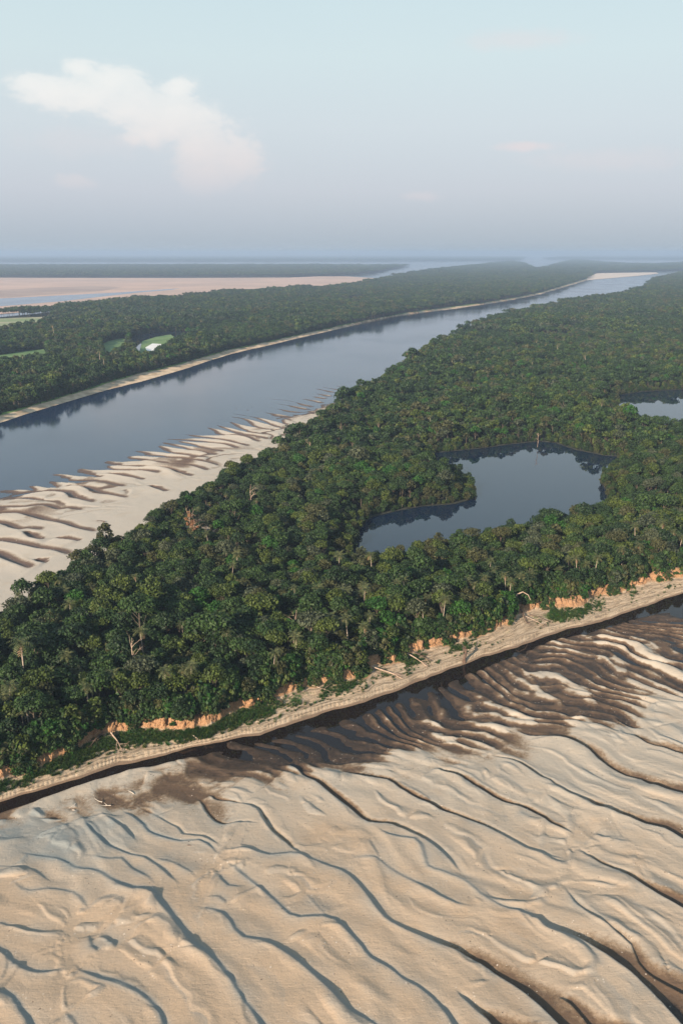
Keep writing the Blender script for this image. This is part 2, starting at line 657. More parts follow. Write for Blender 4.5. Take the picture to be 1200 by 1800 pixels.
def palm_np(seed, h=12.5, detail=1):
    rng = np.random.default_rng(seed)
    lx, ly = rng.uniform(-1.2, 1.2, 2)
    P = [(lx * k * k, ly * k * k, -1 + (h + 1) * k) for k in (0, .25, .5, .75, 1)]
    trunk = tube(P, [.30, .22, .19, .17, .16], 7)
    top = np.array([lx, ly, h])
    green, dead = [], []
    nf = 17
    for i in range(nf):
        a = i * 2.39996 + rng.uniform(-.2, .2)
        up = 1.25 - 1.5 * i / nf + rng.uniform(-.1, .1)
        L = rng.uniform(2.9, 3.9)
        pts = []
        p = top.copy()
        el = up
        for k in range(8):
            pts.append(p.copy())
            p = p + np.array([math.cos(a) * math.cos(el), math.sin(a) * math.cos(el), math.sin(el)]) * L / 7
            el -= .22
        pts = np.array(pts)
        side = np.array([-math.sin(a), math.cos(a), 0])
        V, F = [], []
        for k in range(1, 8):
            wd = .75 * math.sin(math.pi * (k / 8.2) ** .7) + .12
            d = pts[k] - pts[k - 1]
            for sgn in (-1, 1):
                b = pts[k - 1] * .5 + pts[k] * .5
                tip = b + side * sgn * wd + d * .6 + np.array([0, 0, -.28 * wd])
                n0 = len(V)
                V += [b - d * .28, b + d * .28, tip + d * .12, tip - d * .12]
                F.append((n0, n0 + 1, n0 + 2, n0 + 3))
        (dead if i >= nf - 1 else green).append((np.array(V), np.array(F)))
    return trunk, join(green), join(dead)


# ------------------------------------------------------------------ traced lines of the foreground sandbar (photograph pixels)
# (points, crest height, trough depth start, end, wet width start, end, painted grey shade with silt)
FG = [
    ([(0, 1627), (33, 1638), (67, 1647), (127, 1648)], .45, 0, 0, 1, 1, .6),
    ([(-60, 1650), (0, 1677), (23, 1700), (53, 1715), (83, 1718), (113, 1713), (137, 1707)], .65, 0, 0, 1, 1, .9),
    ([(123, 1698), (143, 1712), (173, 1727), (207, 1737), (247, 1757), (273, 1777), (285, 1800), (295, 1840)], .75, 0, .1, 1, 1, 1),
    ([(-30, 1745), (0, 1753), (20, 1763), (33, 1783), (47, 1800), (60, 1830)], .7, 0, .1, 1, 2, 1),
    ([(110, 1783), (127, 1800), (145, 1830)], .5, 0, 0, 1, 1, .6),
    ([(-50, 1520), (0, 1527), (20, 1528), (57, 1533), (77, 1547), (103, 1558)], .35, 0, 0, 1, 1, .5),
    ([(20, 1545), (30, 1560), (50, 1570), (83, 1567), (127, 1573), (147, 1593), (163, 1613)], .5, 0, 0, 1, 1, .7),
    ([(153, 1645), (162, 1670), (177, 1682)], .3, 0, 0, 1, 1, .5),
    ([(163, 1650), (187, 1657), (207, 1672)], .35, 0, 0, 1, 1, .5),
    ([(30, 1500), (67, 1507), (100, 1513), (133, 1530), (160, 1533), (180, 1542), (207, 1560), (233, 1570), (260, 1573), (280, 1597), (307, 1627),
      (333, 1663), (367, 1690), (400, 1725), (410, 1742), (430, 1770), (450, 1800), (470, 1840)], .85, 0, .05, 1, 1, 1),
    ([(140, 1503), (167, 1510), (190, 1515), (213, 1513), (230, 1530), (260, 1547), (277, 1563)], .45, 0, 0, 1, 1, .7),
    ([(143, 1430), (150, 1447), (167, 1470), (187, 1487), (227, 1505), (253, 1510), (277, 1528), (300, 1547), (323, 1560)], .5, .2, 0, 1, 1, .7),
    ([(177, 1425), (190, 1440), (213, 1455), (230, 1472), (247, 1487)], .4, .3, 0, 1, 1, .4),
    ([(260, 1508), (293, 1517), (327, 1532), (350, 1548)], .35, 0, 0, 1, 1, .5),
    ([(207, 1420), (233, 1435), (250, 1450), (260, 1463), (283, 1473), (317, 1480), (350, 1480), (373, 1493), (387, 1510)], .5, .1, .2, 1, 1, .9),
    ([(233, 1413), (267, 1430), (287, 1443), (310, 1455), (320, 1467), (353, 1472), (373, 1480), (392, 1492)], .35, .2, .4, 1, 1.5, .4),
    ([(360, 1580), (383, 1582), (400, 1597)], .35, 0, 0, 1, 1, .5),
    ([(330, 1598), (360, 1602), (390, 1610), (403, 1625), (410, 1640), (427, 1655), (467, 1662), (493, 1677), (527, 1703), (560, 1730), (587, 1757),
      (613, 1780), (647, 1800), (690, 1835)], .65, 0, .1, 1, 1.5, .9),
    ([(395, 1510), (400, 1520), (420, 1537), (440, 1553), (467, 1573), (487, 1593), (507, 1613), (527, 1620), (567, 1618), (587, 1623), (613, 1647),
      (633, 1667), (650, 1687), (683, 1707), (710, 1728), (737, 1743), (760, 1760), (783, 1790), (800, 1820)], .7, 0, .3, 1, 2, .9),
    ([(380, 1530), (387, 1550), (400, 1562), (417, 1563), (435, 1558)], .4, 0, 0, 1, 1, .7),
    ([(533, 1567), (547, 1587), (560, 1603), (580, 1620)], .4, 0, 0, 1, 1, .6),
    ([(385, 1492), (400, 1495), (440, 1498), (473, 1507), (510, 1503), (543, 1512), (577, 1527), (600, 1535), (620, 1550), (640, 1573), (657, 1597),
      (673, 1617), (700, 1633), (733, 1648), (773, 1665), (800, 1674), (843, 1697), (877, 1720), (900, 1735), (923, 1753), (947, 1773), (967, 1793),
      (985, 1812), (1010, 1840)], .6, 0, 1.25, 1, 8, .8),
    ([(405, 1408), (425, 1412), (450, 1422), (462, 1442), (475, 1460), (500, 1480), (517, 1495), (533, 1503)], .55, .5, .6, 1.5, 2, .5),
    ([(365, 1392), (375, 1402), (405, 1407), (430, 1412)], .3, .4, .4, 1, 1.5, .2),
    ([(337, 1395), (350, 1405), (360, 1425), (375, 1442), (395, 1450), (417, 1447), (435, 1446), (460, 1450)], .4, .3, .3, 1, 1, .5),
    ([(607, 1500), (623, 1510), (660, 1512), (683, 1530), (717, 1550), (750, 1567), (770, 1580), (800, 1593), (840, 1600)], .5, 0, 0, 1, 1, .7),
    ([(647, 1475), (650, 1488), (660, 1503), (667, 1515)], .3, 0, 0, 1, 1, .4),
    ([(657, 1453), (680, 1472), (727, 1482), (740, 1500), (750, 1527), (777, 1537), (800, 1545), (817, 1553), (843, 1577), (877, 1597), (910, 1607),
      (943, 1623), (977, 1640), (1013, 1653), (1047, 1673), (1077, 1693), (1120, 1723), (1150, 1753), (1177, 1783), (1205, 1815), (1230, 1840)],
     .6, 0, 1.35, 1, 12, .8),
    ([(480, 1340), (510, 1342), (532, 1360), (560, 1378), (580, 1397), (613, 1420), (647, 1447), (665, 1450), (690, 1453), (720, 1467), (747, 1480),
      (773, 1500), (800, 1527), (815, 1543)], .6, .9, .1, 2.5, 1, .6),
    ([(600, 1352), (640, 1365), (680, 1370), (700, 1385), (725, 1400), (750, 1414), (787, 1430), (840, 1450), (870, 1467), (900, 1483), (933, 1500),
      (973, 1510), (1007, 1517)], .5, .9, 0, 2, 1, .7),
    ([(762, 1342), (775, 1355), (812, 1367), (832, 1382), (862, 1400), (887, 1412), (917, 1423), (947, 1437), (967, 1452), (993, 1463), (1017, 1473)],
     .5, .9, .6, 2, 1.6, .5),
    ([(1010, 1486), (1016, 1495), (1040, 1513), (1067, 1527), (1100, 1540), (1133, 1563), (1167, 1583), (1200, 1600), (1240, 1622), (1280, 1645)],
     .65, .7, 1.3, 1.6, 11, .6),
    ([(855, 1325), (900, 1336), (925, 1352), (950, 1370), (965, 1375), (980, 1387), (1005, 1400), (1033, 1413), (1067, 1427), (1100, 1440), (1133, 1452),
      (1167, 1460), (1200, 1478), (1240, 1492)], .55, .6, 1.2, 1.2, 7, .6),
    ([(985, 1555), (997, 1573), (1013, 1593), (1040, 1613), (1067, 1630), (1087, 1647), (1107, 1663), (1120, 1693), (1147, 1717), (1173, 1733),
      (1205, 1752), (1250, 1780)], .35, .5, 1.2, 1.5, 9, .3),
    ([(975, 1750), (1000, 1767), (1027, 1797), (1050, 1825)], .35, 1.0, 1.2, 3, 8, 0),
    ([(797, 1738), (808, 1755), (820, 1767), (840, 1787), (855, 1800), (880, 1830)], .6, .5, 1.2, 1.5, 8, .8),
    ([(900, 1278), (930, 1292), (960, 1294), (985, 1297), (1007, 1305), (1035, 1320), (1050, 1335), (1075, 1352), (1100, 1365), (1125, 1372),
      (1140, 1382), (1170, 1390), (1200, 1397), (1250, 1408)], .6, .8, 1.1, 4.5, 6, .4),
    ([(1085, 1287), (1115, 1295), (1135, 1307), (1165, 1315), (1200, 1327), (1250, 1340)], .5, .8, 1.1, 4, 8, .2),
    ([(1075, 1255), (1095, 1270), (1115, 1280), (1135, 1278)], .3, 1.2, .6, 5, 4, 0),
    ([(900, 1480 - 55), (930, 1440), (960, 1445)], .1, 0, 0, 1, 1, .2),
    ([(1035, 1466), (1060, 1476), (1085, 1481), (1110, 1480)], .3, .1, 0, 1, 1, .4),
]
# pale ridge tops standing out of the wet flats
PALE = [
    ([(1130, 1133), (1150, 1150), (1165, 1168), (1200, 1182), (1250, 1195)], 1.3, 5.0),
    ([(1062, 1114), (1090, 1120), (1115, 1130), (1135, 1136)], .7, 2.6),
    ([(1115, 1122), (1140, 1128), (1155, 1140)], .6, 2.2),
    ([(1160, 1120), (1180, 1128), (1210, 1133)], .6, 1.8),
    ([(950, 1180), (975, 1184), (1000, 1200), (1030, 1217)], .85, 3.0),
    ([(1060, 1153), (1080, 1158), (1092, 1168), (1095, 1180)], .8, 3.2),
    ([(840, 1232), (855, 1236), (875, 1246), (900, 1253), (930, 1264)], .75, 2.6),
    ([(932, 1190), (940, 1205), (955, 1218), (982, 1230)], .7, 2.0),
    ([(835, 1258), (850, 1262), (865, 1270), (885, 1280)], .7, 2.6),
    ([(905, 1257), (917, 1264)], .7, 2.4),
    ([(775, 1290), (792, 1297)], .75, 2.6),
    ([(748, 1265), (768, 1272)], .7, 2.4),
    ([(980, 1130), (1010, 1143), (1050, 1152)], .5, 1.3),
    ([(1035, 1120), (1060, 1128), (1090, 1136), (1125, 1142)], .55, 1.3),
    ([(1110, 1180), (1140, 1195), (1170, 1206), (1200, 1220)], .6, 2.0),
    ([(1100, 1188), (1130, 1204), (1160, 1216), (1195, 1228)], .55, 1.7),
    ([(1000, 1212), (1030, 1222), (1045, 1235)], .6, 1.8),
    ([(1020, 1262), (1050, 1275), (1080, 1288)], .75, 2.2),
    ([(1010, 1267), (1035, 1282), (1060, 1292)], .75, 3.0),
    ([(1140, 1225), (1165, 1232), (1200, 1240)], .6, 2.0),
    ([(700, 1322), (740, 1330)], .5, 4),
    ([(620, 1340), (650, 1345), (675, 1352)], .4, 2.5),
    ([(50, 1418), (100, 1398), (160, 1375), (230, 1350), (330, 1330)], .45, 3.0),
    ([(180, 1380), (240, 1362), (330, 1345)], .25, 2.0),
]
BASEZ = [(0, 1500, 1.5), (0, 1800, 1.6), (300, 1800, 1.6), (600, 1800, 1.6), (900, 1800, 1.5), (1200, 1800, 1.4), (300, 1600, 1.5), (600, 1600, 1.5),
         (900, 1600, 1.5), (1200, 1600, 1.4), (450, 1500, 1.4), (700, 1500, 1.4), (900, 1500, 1.4), (1100, 1500, 1.35), (150, 1550, 1.5), (100, 1480, 1.3),
         (200, 1405, .62), (330, 1400, .62), (260, 1410, .60), (100, 1437, .66), (30, 1450, .8), (300, 1440, 1.1), (200, 1450, 1.15), (60, 1480, 1.3),
         (250, 1352, .95), (150, 1382, .95), (60, 1412, .8), (0, 1445, .6), (380, 1345, .40), (345, 1355, .6), (420, 1350, .35), (450, 1322, .15),
         (400, 1325, .25), (520, 1300, -.05), (600, 1272, -.05), (560, 1290, -.05), (700, 1232, -.02), (560, 1325, .05), (500, 1330, .1), (480, 1360, .6),
         (450, 1385, .95), (540, 1372, .8), (600, 1385, 1.1), (620, 1332, .28), (660, 1310, .1), (640, 1290, .12), (680, 1345, .9), (720, 1360, 1.2),
         (700, 1290, .15), (750, 1335, .9), (770, 1300, .45), (730, 1270, .18), (850, 1335, .95), (850, 1290, .52), (800, 1265, .3), (850, 1240, .35),
         (800, 1212, .02), (760, 1225, .05), (860, 1180, .22), (900, 1305, .7), (1000, 1335, 1.2), (1100, 1345, 1.2), (1200, 1365, 1.2), (900, 1185, .35),
         (950, 1160, .35), (1000, 1130, .35), (1000, 1190, .4), (1000, 1250, .55), (950, 1250, .5), (1100, 1240, .45), (1150, 1255, 1.0), (1200, 1265, 1.05),
         (1100, 1190, .3), (1040, 1180, .3), (1180, 1200, .35), (1200, 1120, .2), (1100, 1105, .25), (1150, 1095, .08), (1200, 1078, -.3), (1180, 1060, -.5),
         (1300, 1300, 1.0), (1300, 1500, 1.3), (1300, 1100, .1), (800, 1400, 1.3), (950, 1400, 1.3), (1100, 1410, 1.3), (-150, 1500, 1.4), (-150, 1700, 1.5)]
WETZONE = [(600, 1300, 1), (700, 1260, 1), (800, 1240, 1), (900, 1220, 1), (1000, 1180, 1), (1100, 1150, 1), (1200, 1150, 1), (1000, 1250, .8), (1100, 1220, .7),
           (450, 1340, .6), (520, 1330, .9), (620, 1320, 1), (700, 1300, 1), (850, 1290, .8), (1200, 1200, .8), (1180, 1260, .1), (330, 1400, .2), (1000, 1330, 0),
           (900, 1340, 0), (750, 1340, .1), (500, 1400, 0), (200, 1400, .1), (0, 1500, 0), (400, 1500, 0), (800, 1500, 0), (1200, 1350, 0), (0, 1800, 0),
           (600, 1800, 0), (1200, 1800, 0), (600, 1380, 0), (400, 1440, 0), (1100, 1080, 1), (1200, 1080, 1), (1100, 1330, 0)]
PALEZONE = [(0, 1480, .7), (200, 1470, .7), (400, 1420, .7), (600, 1380, .8), (800, 1370, .8), (1000, 1350, .9), (1200, 1300, 1), (1150, 1170, 1), (950, 1220, 1),
            (0, 1600, 0), (300, 1620, 0), (600, 1650, 0), (900, 1650, .15), (1200, 1700, .35), (1100, 1550, .4), (800, 1500, .35), (600, 1500, .15), (1200, 1450, .6),
            (300, 1500, .1), (0, 1800, 0), (400, 1800, 0), (800, 1800, .1), (200, 1360, 1), (1200, 1800, .4)]
CHANNEL = [(-160, 1480), (-60, 1438), (0, 1418), (50, 1402), (100, 1387), (150, 1370), (200, 1354), (250, 1341), (300, 1330), (340, 1319), (380, 1310)]
CHANNEL2 = [(440, 1297), (500, 1286), (560, 1266), (620, 1250), (680, 1230), (740, 1207), (800, 1184), (850, 1164), (900, 1143), (960, 1122), (1020, 1108),
            (1080, 1090), (1140, 1074), (1200, 1060), (1280, 1040), (1360, 1020)]


def shepard(X, Y, pts, soft=5.0, p=2.2):
    w_ = np.zeros_like(X)
    s = np.zeros_like(X)
    for (px, py, v) in pts:
        gx, gy, _ = at(px, py, 0)
        k = 1.0 / (((X - gx) ** 2 + ((Y - gy) * .8) ** 2) + soft ** 2) ** p
        w_ += k
        s += k * v
    return s / w_


def world_line(pts, step, z=0):
    return catmull([at(p[0], p[1], z)[:2] for p in pts], step)


PW = [None, None]


def scarp(X, Y, Z, shade_silt, wetm, spec, stoss, lee, z0, step=1.5, reach=16):
    pts, A, B0, B1, W0, W1, shd = spec
    pl = world_line(pts, step, z0)
    idx, d, s, L = line_dist(X, Y, pl, reach)
    u = s / L
    e = min(.3, 6.0 / L)
    tap = sstep(u, 0, e) * sstep(1 - u, 0, e)
    if pts[0][0] < 2 or pts[0][1] > 1790:
        tap = sstep(1 - u, 0, e)
    if pts[-1][1] > 1795 or pts[-1][0] > 1205:
        tap = sstep(u, 0, e)
    A = .60 * A * tap * np.clip(1 + 1.1 * fbm(s, s * 0 + pts[0][0], 11, 3, 61), .35, 1.7)
    ug = np.clip(u - .25, 0, 1) / .75
    B = (B0 * .7 + (B1 - B0 * .7) * ug ** 2.0) * tap
    Wd = W0 * .8 + (W1 - W0 * .8) * ug ** 2.0
    wl = lee * A + .25
    h = np.where(d < 0, A * np.exp(d / stoss), A * np.clip(1 - d / wl, 0, 1))
    # trough beyond the slip face
    t = (d - wl) / (Wd + .01)
    tr = np.where(d < 0, 0, np.where(d < wl, np.clip(d / wl, 0, 1), (1 - sstep(t, 0, 1)) * np.exp(-np.clip(t, 0, 9) * .6)))
    Z[idx] += h - B * tr
    wm = np.clip(tr, 0, 1) ** .65 * sstep(B, .15, .7) * (.75 + .5 * sstep(B, .7, 1.6)) * (1 + .5 * fbm(X[idx], Y[idx], 4, 3, 91))
    wetm[idx] = np.maximum(wetm[idx], wm)
    g = np.exp(-((d - wl * .5) / (wl * .5 + .55)) ** 2) * tap * shd  # lee face shade painted grey into the sand, with some damp silt
    g = np.maximum(g, np.where(d < 0, np.exp(d / 1.5), np.exp(-d / 2.6)) * .85 * tap * (.6 + fbm(X[idx], Y[idx], 5, 3, 62)))  # softer halo of the same painted shade on both sides of the crest
    shade_silt[idx] = np.maximum(shade_silt[idx], g)
    wq = np.exp(-np.abs(d) / 3.5) * (tap + .02)
    PW[0][idx] += wq
    PW[1][idx] += wq * d


def build_foreground():
    nr, nc = 920, 1180
    t = np.linspace(0, 1, nr)
    y = 96 * (345 / 96) ** t
    X, Y = [], []
    u = np.linspace(-1, 1, nc)
    for yy in y:
        hw = .40 * (yy * CP + CAM_H * SP) + 60
        X.append(u * hw)
        Y.append(np.full(nc, yy))
    X = np.array(X).ravel()
    Y = np.array(Y).ravel()
    Z = shepard(X, Y, BASEZ)
    zone = shepard(X, Y, WETZONE, 4)
    pale = shepard(X, Y, PALEZONE, 6, 1.6)
    shade_silt = np.zeros_like(X)
    wetm = np.zeros_like(X)
    Z += fbm(X, Y, 22, 3, 3) * .35 + fbm(X, Y, 4, 3, 9) * .08 * (1 + zone)
    PW[0] = np.full_like(X, 1e-3)
    PW[1] = np.zeros_like(X)
    for sp_ in FG:
        scarp(X, Y, Z, shade_silt, wetm, sp_, 7.0, 1.6, 1.2)
    # lesser lobes and scalloped steps that run with the traced ridges
    dry0 = 1 - np.clip(zone * 1.3, 0, 1)
    raw = (PW[1] / PW[0]).reshape(nr, nc)
    XX, YY = X.reshape(nr, nc), Y.reshape(nr, nc)
    gxx = np.gradient(raw, axis=1) / np.gradient(XX, axis=1)
    gyy = np.gradient(raw, axis=0) / np.gradient(YY, axis=0)
    gm = np.hypot(gxx, gyy)
    ok = (sstep(gm, .35, .7) * (1 - sstep(gm, 1.5, 2.2)))
    for _ in range(10):
        ok[1:-1, 1:-1] = np.minimum(ok[1:-1, 1:-1], (ok[:-2, 1:-1] + ok[2:, 1:-1] + ok[1:-1, :-2] + ok[1:-1, 2:] + ok[1:-1, 1:-1]) / 5)
    dry0 = dry0 * ok.ravel()
    pot = PW[1] / PW[0] + fbm(X, Y, 16, 3, 201) * 7 + fbm(X, Y, 5, 2, 202) * 1.6
    for lam2, am, sc_, sd_ in ((6.2, .46, 17, 211), (3.4, .20, 9, 212)):
        cell = np.floor(pot / lam2)
        ph_ = pot / lam2 - cell
        k_ = np.clip(fbm(X, Y + cell * 37.7, sc_, 2, sd_) * 2.6 + .45, 0, 1)
        nxt = np.clip(fbm(X, Y + (cell + 1) * 37.7, sc_, 2, sd_) * 2.4 + .35, 0, 1)
        up = np.where(ph_ < .80, (ph_ / .80) ** 1.6, 0)
        dn = np.where(ph_ >= .80, 1 - (ph_ - .80) / .20, 0)
        st = (up + dn) * k_ * am * dry0
        Z += st
        shade_silt = np.maximum(shade_silt, np.where(ph_ > .78, 1, np.exp((ph_ - .8) * lam2 / 1.0)) * k_ * dry0 * .38 * (am / .3))  # grey shade painted on the steps of these lobes as well
        shade_silt = np.maximum(shade_silt, np.where(ph_ < .2, np.exp(-ph_ * lam2 / 1.2), 0) * k_ * dry0 * .38 * (am / .3))
    # the small water-cut ridges of the wet flats
    wx = X + fbm(X, Y, 30, 2, 21) * 16
    wy = Y + fbm(X, Y, 26, 2, 22) * 16
    ang = R(-46)
    v = -math.sin(ang) * wx + math.cos(ang) * wy
    al = math.cos(ang) * wx + math.sin(ang) * wy
    v2 = v + fbm(al, v, 22, 2, 31) * 9 + fbm(al, v, 6, 2, 32) * 2.0
    lam = 4.8
    ph = (v2 / lam) % 1.0
    saw = np.where(ph < .62, sstep(ph, 0, .62), 1 - sstep(ph, .62, 1.0))
    amp = (.20 + .62 * np.clip(fbm(al, v2, 12, 3, 41) + .5, 0, 1) ** 1.5) * (1 + .25 * sstep(X, 40, 90))
    Z += zone * (saw - .5) * amp * 1.25
    ph2 = ((v2 + 2.1) / 2.3) % 1.0
    Z += zone * (np.abs(ph2 - .5) - .25) * .30 * (.5 + fbm(X, Y, 9, 2, 43)) + zone * fbm(X, Y, 2.2, 2, 44) * .16
    pbump = np.zeros_like(X)
    for (pts, hgt, wd) in PALE:
        pl = world_line(pts, 1.5, 1.0)
        idx, d, s, L = line_dist(X, Y, pl, wd * 2.5)
        u_ = s / L
        wdx = wd * (1 + .4 * fbm(X[idx], Y[idx], 5, 2, 55))
        # sharp far side, gentle near side
        dd = np.where(d > 0, d / (wdx * .55), d / wdx)
        k = np.exp(-np.abs(dd) ** 2.6)
        pbump[idx] = np.maximum(pbump[idx], k * hgt)
    Z += pbump * .75
    # broad swells and faint secondary ripples that run with the ridges
    dry = 1 - zone
    Z += dry * (np.sin(v2 / 9.5 * 6.28 + fbm(X, Y, 25, 2, 81) * 6) * .10 + np.abs(((v2 + fbm(X, Y, 7, 2, 82) * 3) / 3.1 % 1.0) - .5) * .16 * np.clip(fbm(X, Y, 18, 2, 83) * 2.2, 0, 1))
    for cl_, hw, dep in ((CHANNEL, 2.6, 1.5), (CHANNEL2, 3.0, 1.2)):
        pl = world_line(cl_, 2)
        idx, d, s, L = line_dist(X, Y, pl, 14)
        hwn = hw * (1 + .35 * fbm(X[idx], Y[idx], 9, 2, 66))
        # everything past the channel (under the bank) stays low
        k = np.where(d > 0, 1.0, np.exp(-(d / hwn) ** 4))
        Z[idx] = Z[idx] * (1 - k) + (-.7) * k
    # land that lies beyond the channel is covered by the river bank mesh
    wl = world_line(CHANNEL + CHANNEL2, 3)
    yy = np.interp(X, wl[:, 0], wl[:, 1])
    Z = np.where(Y > yy + 4, np.minimum(Z, -.6), Z)
    wet = 1 - sstep(Z + zone * fbm(X, Y, 2.0, 3, 45) * .35, .25, 1.10)
    wet = np.clip(np.maximum(wet, wetm), 0, 1)
    # grey silt skin in the upper left
    gx, gy, _ = at(80, 1475)
    gz = np.exp(-(((X - gx) / 26) ** 2 + ((Y - gy) / 10) ** 2)) * (1.15 + fbm(X, Y, 6, 3, 5) * 1.4)
    grey = np.clip(shade_silt * .9 + gz * .6, 0, 1)  # painted ridge shade plus the silt skin
    keep = (Z > -.55) & (Y < yy + 8)
    F = grid_faces(nr, nc, keep)
    V = np.stack([X, Y, Z], 1)
    V, F, A = compact(V, F, {'wet': wet, 'grey': grey, 'pale': np.clip(pale + pbump * .5, 0, 1)})
    o = link('sand', mesh_np('sandbar', V, F, True, A), M_SAND)
    tag(o, 'warm tan sandbar cut by winding ridges and dark wet troughs', kind='structure')
    return (lambda x, y_: None)


build_foreground()

# ------------------------------------------------------------------ second sandbar, across the island
LB = [
    [(-40, 862), (15, 859), (50, 860), (62, 862)], [(48, 851), (68, 853), (85, 857), (110, 856)], [(25, 876), (50, 878), (65, 881), (83, 880)],
    [(-60, 893), (0, 893), (25, 895), (50, 894), (75, 891), (100, 898), (120, 896), (155, 901)],
    [(32, 869), (62, 866), (85, 864), (108, 866), (122, 875), (140, 881), (170, 888)],
    [(80, 841), (100, 845), (130, 849), (162, 846), (180, 850), (200, 855), (228, 859)],
    [(112, 854), (140, 856), (160, 865), (185, 871), (207, 875), (228, 879)], [(85, 831), (112, 832), (140, 836), (162, 837), (180, 840)],
    [(132, 819), (160, 824), (190, 826), (225, 829), (255, 831), (285, 837)], [(182, 832), (205, 836), (225, 841), (255, 846)],
    [(257, 854), (270, 860), (290, 866)],
    [(-60, 902), (0, 904), (32, 905), (50, 910), (75, 917), (105, 922), (130, 930), (160, 936), (190, 938)],
    [(-60, 915), (0, 924), (15, 930), (35, 934), (50, 932), (82, 936)], [(37, 937), (50, 947), (65, 951), (85, 950)], [(92, 949), (112, 951), (140, 954)],
    [(-60, 946), (0, 955), (30, 960), (62, 967), (100, 972), (122, 982)], [(-40, 965), (0, 984), (20, 992), (40, 1000), (52, 1006)],
    [(55, 986), (67, 991), (82, 992)], [(182, 807), (207, 810), (237, 811), (265, 811), (300, 816)],
    [(190, 816), (225, 820), (250, 823), (275, 824), (300, 829), (330, 836)], [(274, 768), (310, 770), (349, 770), (382, 773), (406, 779), (445, 788)],
    [(274, 780), (304, 786), (331, 792), (361, 798), (385, 803)], [(277, 774), (310, 779), (340, 785), (370, 792), (400, 797)],
    [(225, 790), (250, 791), (286, 795), (316, 800), (340, 804), (376, 807)], [(215, 800), (250, 801), (286, 804), (325, 809), (364, 815), (388, 822)],
    [(250, 810), (286, 816), (319, 818), (346, 824), (367, 830)], [(250, 821), (286, 825), (310, 833), (340, 840)],
    [(310, 759), (349, 764), (379, 765), (418, 768), (460, 780)], [(355, 747), (388, 755), (418, 764), (454, 770), (475, 776)],
    [(310, 773), (349, 777), (385, 782), (421, 791)], [(373, 743), (406, 752), (442, 762), (487, 768)],
    [(373, 732), (406, 740), (436, 749), (472, 756), (490, 758)], [(394, 729), (430, 734), (469, 746), (496, 755)],
    [(397, 723), (436, 729), (472, 737), (508, 749)], [(424, 717), (460, 722), (496, 728), (520, 732)], [(457, 710), (490, 717), (520, 722), (550, 723)],
    [(457, 705), (490, 708), (520, 713), (556, 720)], [(460, 698), (505, 702), (538, 710), (562, 714)], [(520, 698), (550, 702), (574, 707)],
    [(496, 689), (520, 693)], [(547, 695), (580, 699)], [(553, 681), (595, 689)], [(562, 678), (601, 684)], [(580, 675), (604, 678)],
    [(554, 690), (589, 695)], [(544, 669), (568, 671)], [(433, 714), (451, 715)], [(409, 716), (420, 717)],
]
LBZ = [(0, 860, .0), (0, 875, .3), (0, 900, 1.0), (0, 950, 1.3), (0, 1000, 1.4), (100, 825, -.2), (60, 845, -.15), (100, 850, .35), (150, 840, .8), (150, 900, 1.2),
       (200, 800, 0), (150, 812, -.2), (200, 830, 1.0), (250, 850, 1.2), (250, 790, .35), (300, 800, 1.0), (350, 820, 1.1), (270, 765, -.15), (330, 765, .3),
       (300, 745, -.5), (400, 780, .9), (400, 745, .25), (350, 735, -.4), (450, 770, .9), (380, 715, -.5), (450, 735, .45), (500, 750, .8), (480, 715, .1),
       (450, 700, -.3), (520, 730, .5), (550, 715, .2), (520, 700, 0), (560, 700, .1), (600, 690, .0), (500, 685, -.4), (560, 680, -.2), (600, 675, -.2),
       (550, 665, -.5), (620, 665, -.6), (0, 820, -.9), (100, 790, -.9), (150, 798, -.5), (200, 782, -.6), (240, 775, -.5), (200, 760, -.9), (300, 720, -.9), (-100, 880, -.2), (-100, 920, 1.0), (-100, 1000, 1.3),
       (200, 700, -1), (450, 660, -1), (100, 700, -1)]


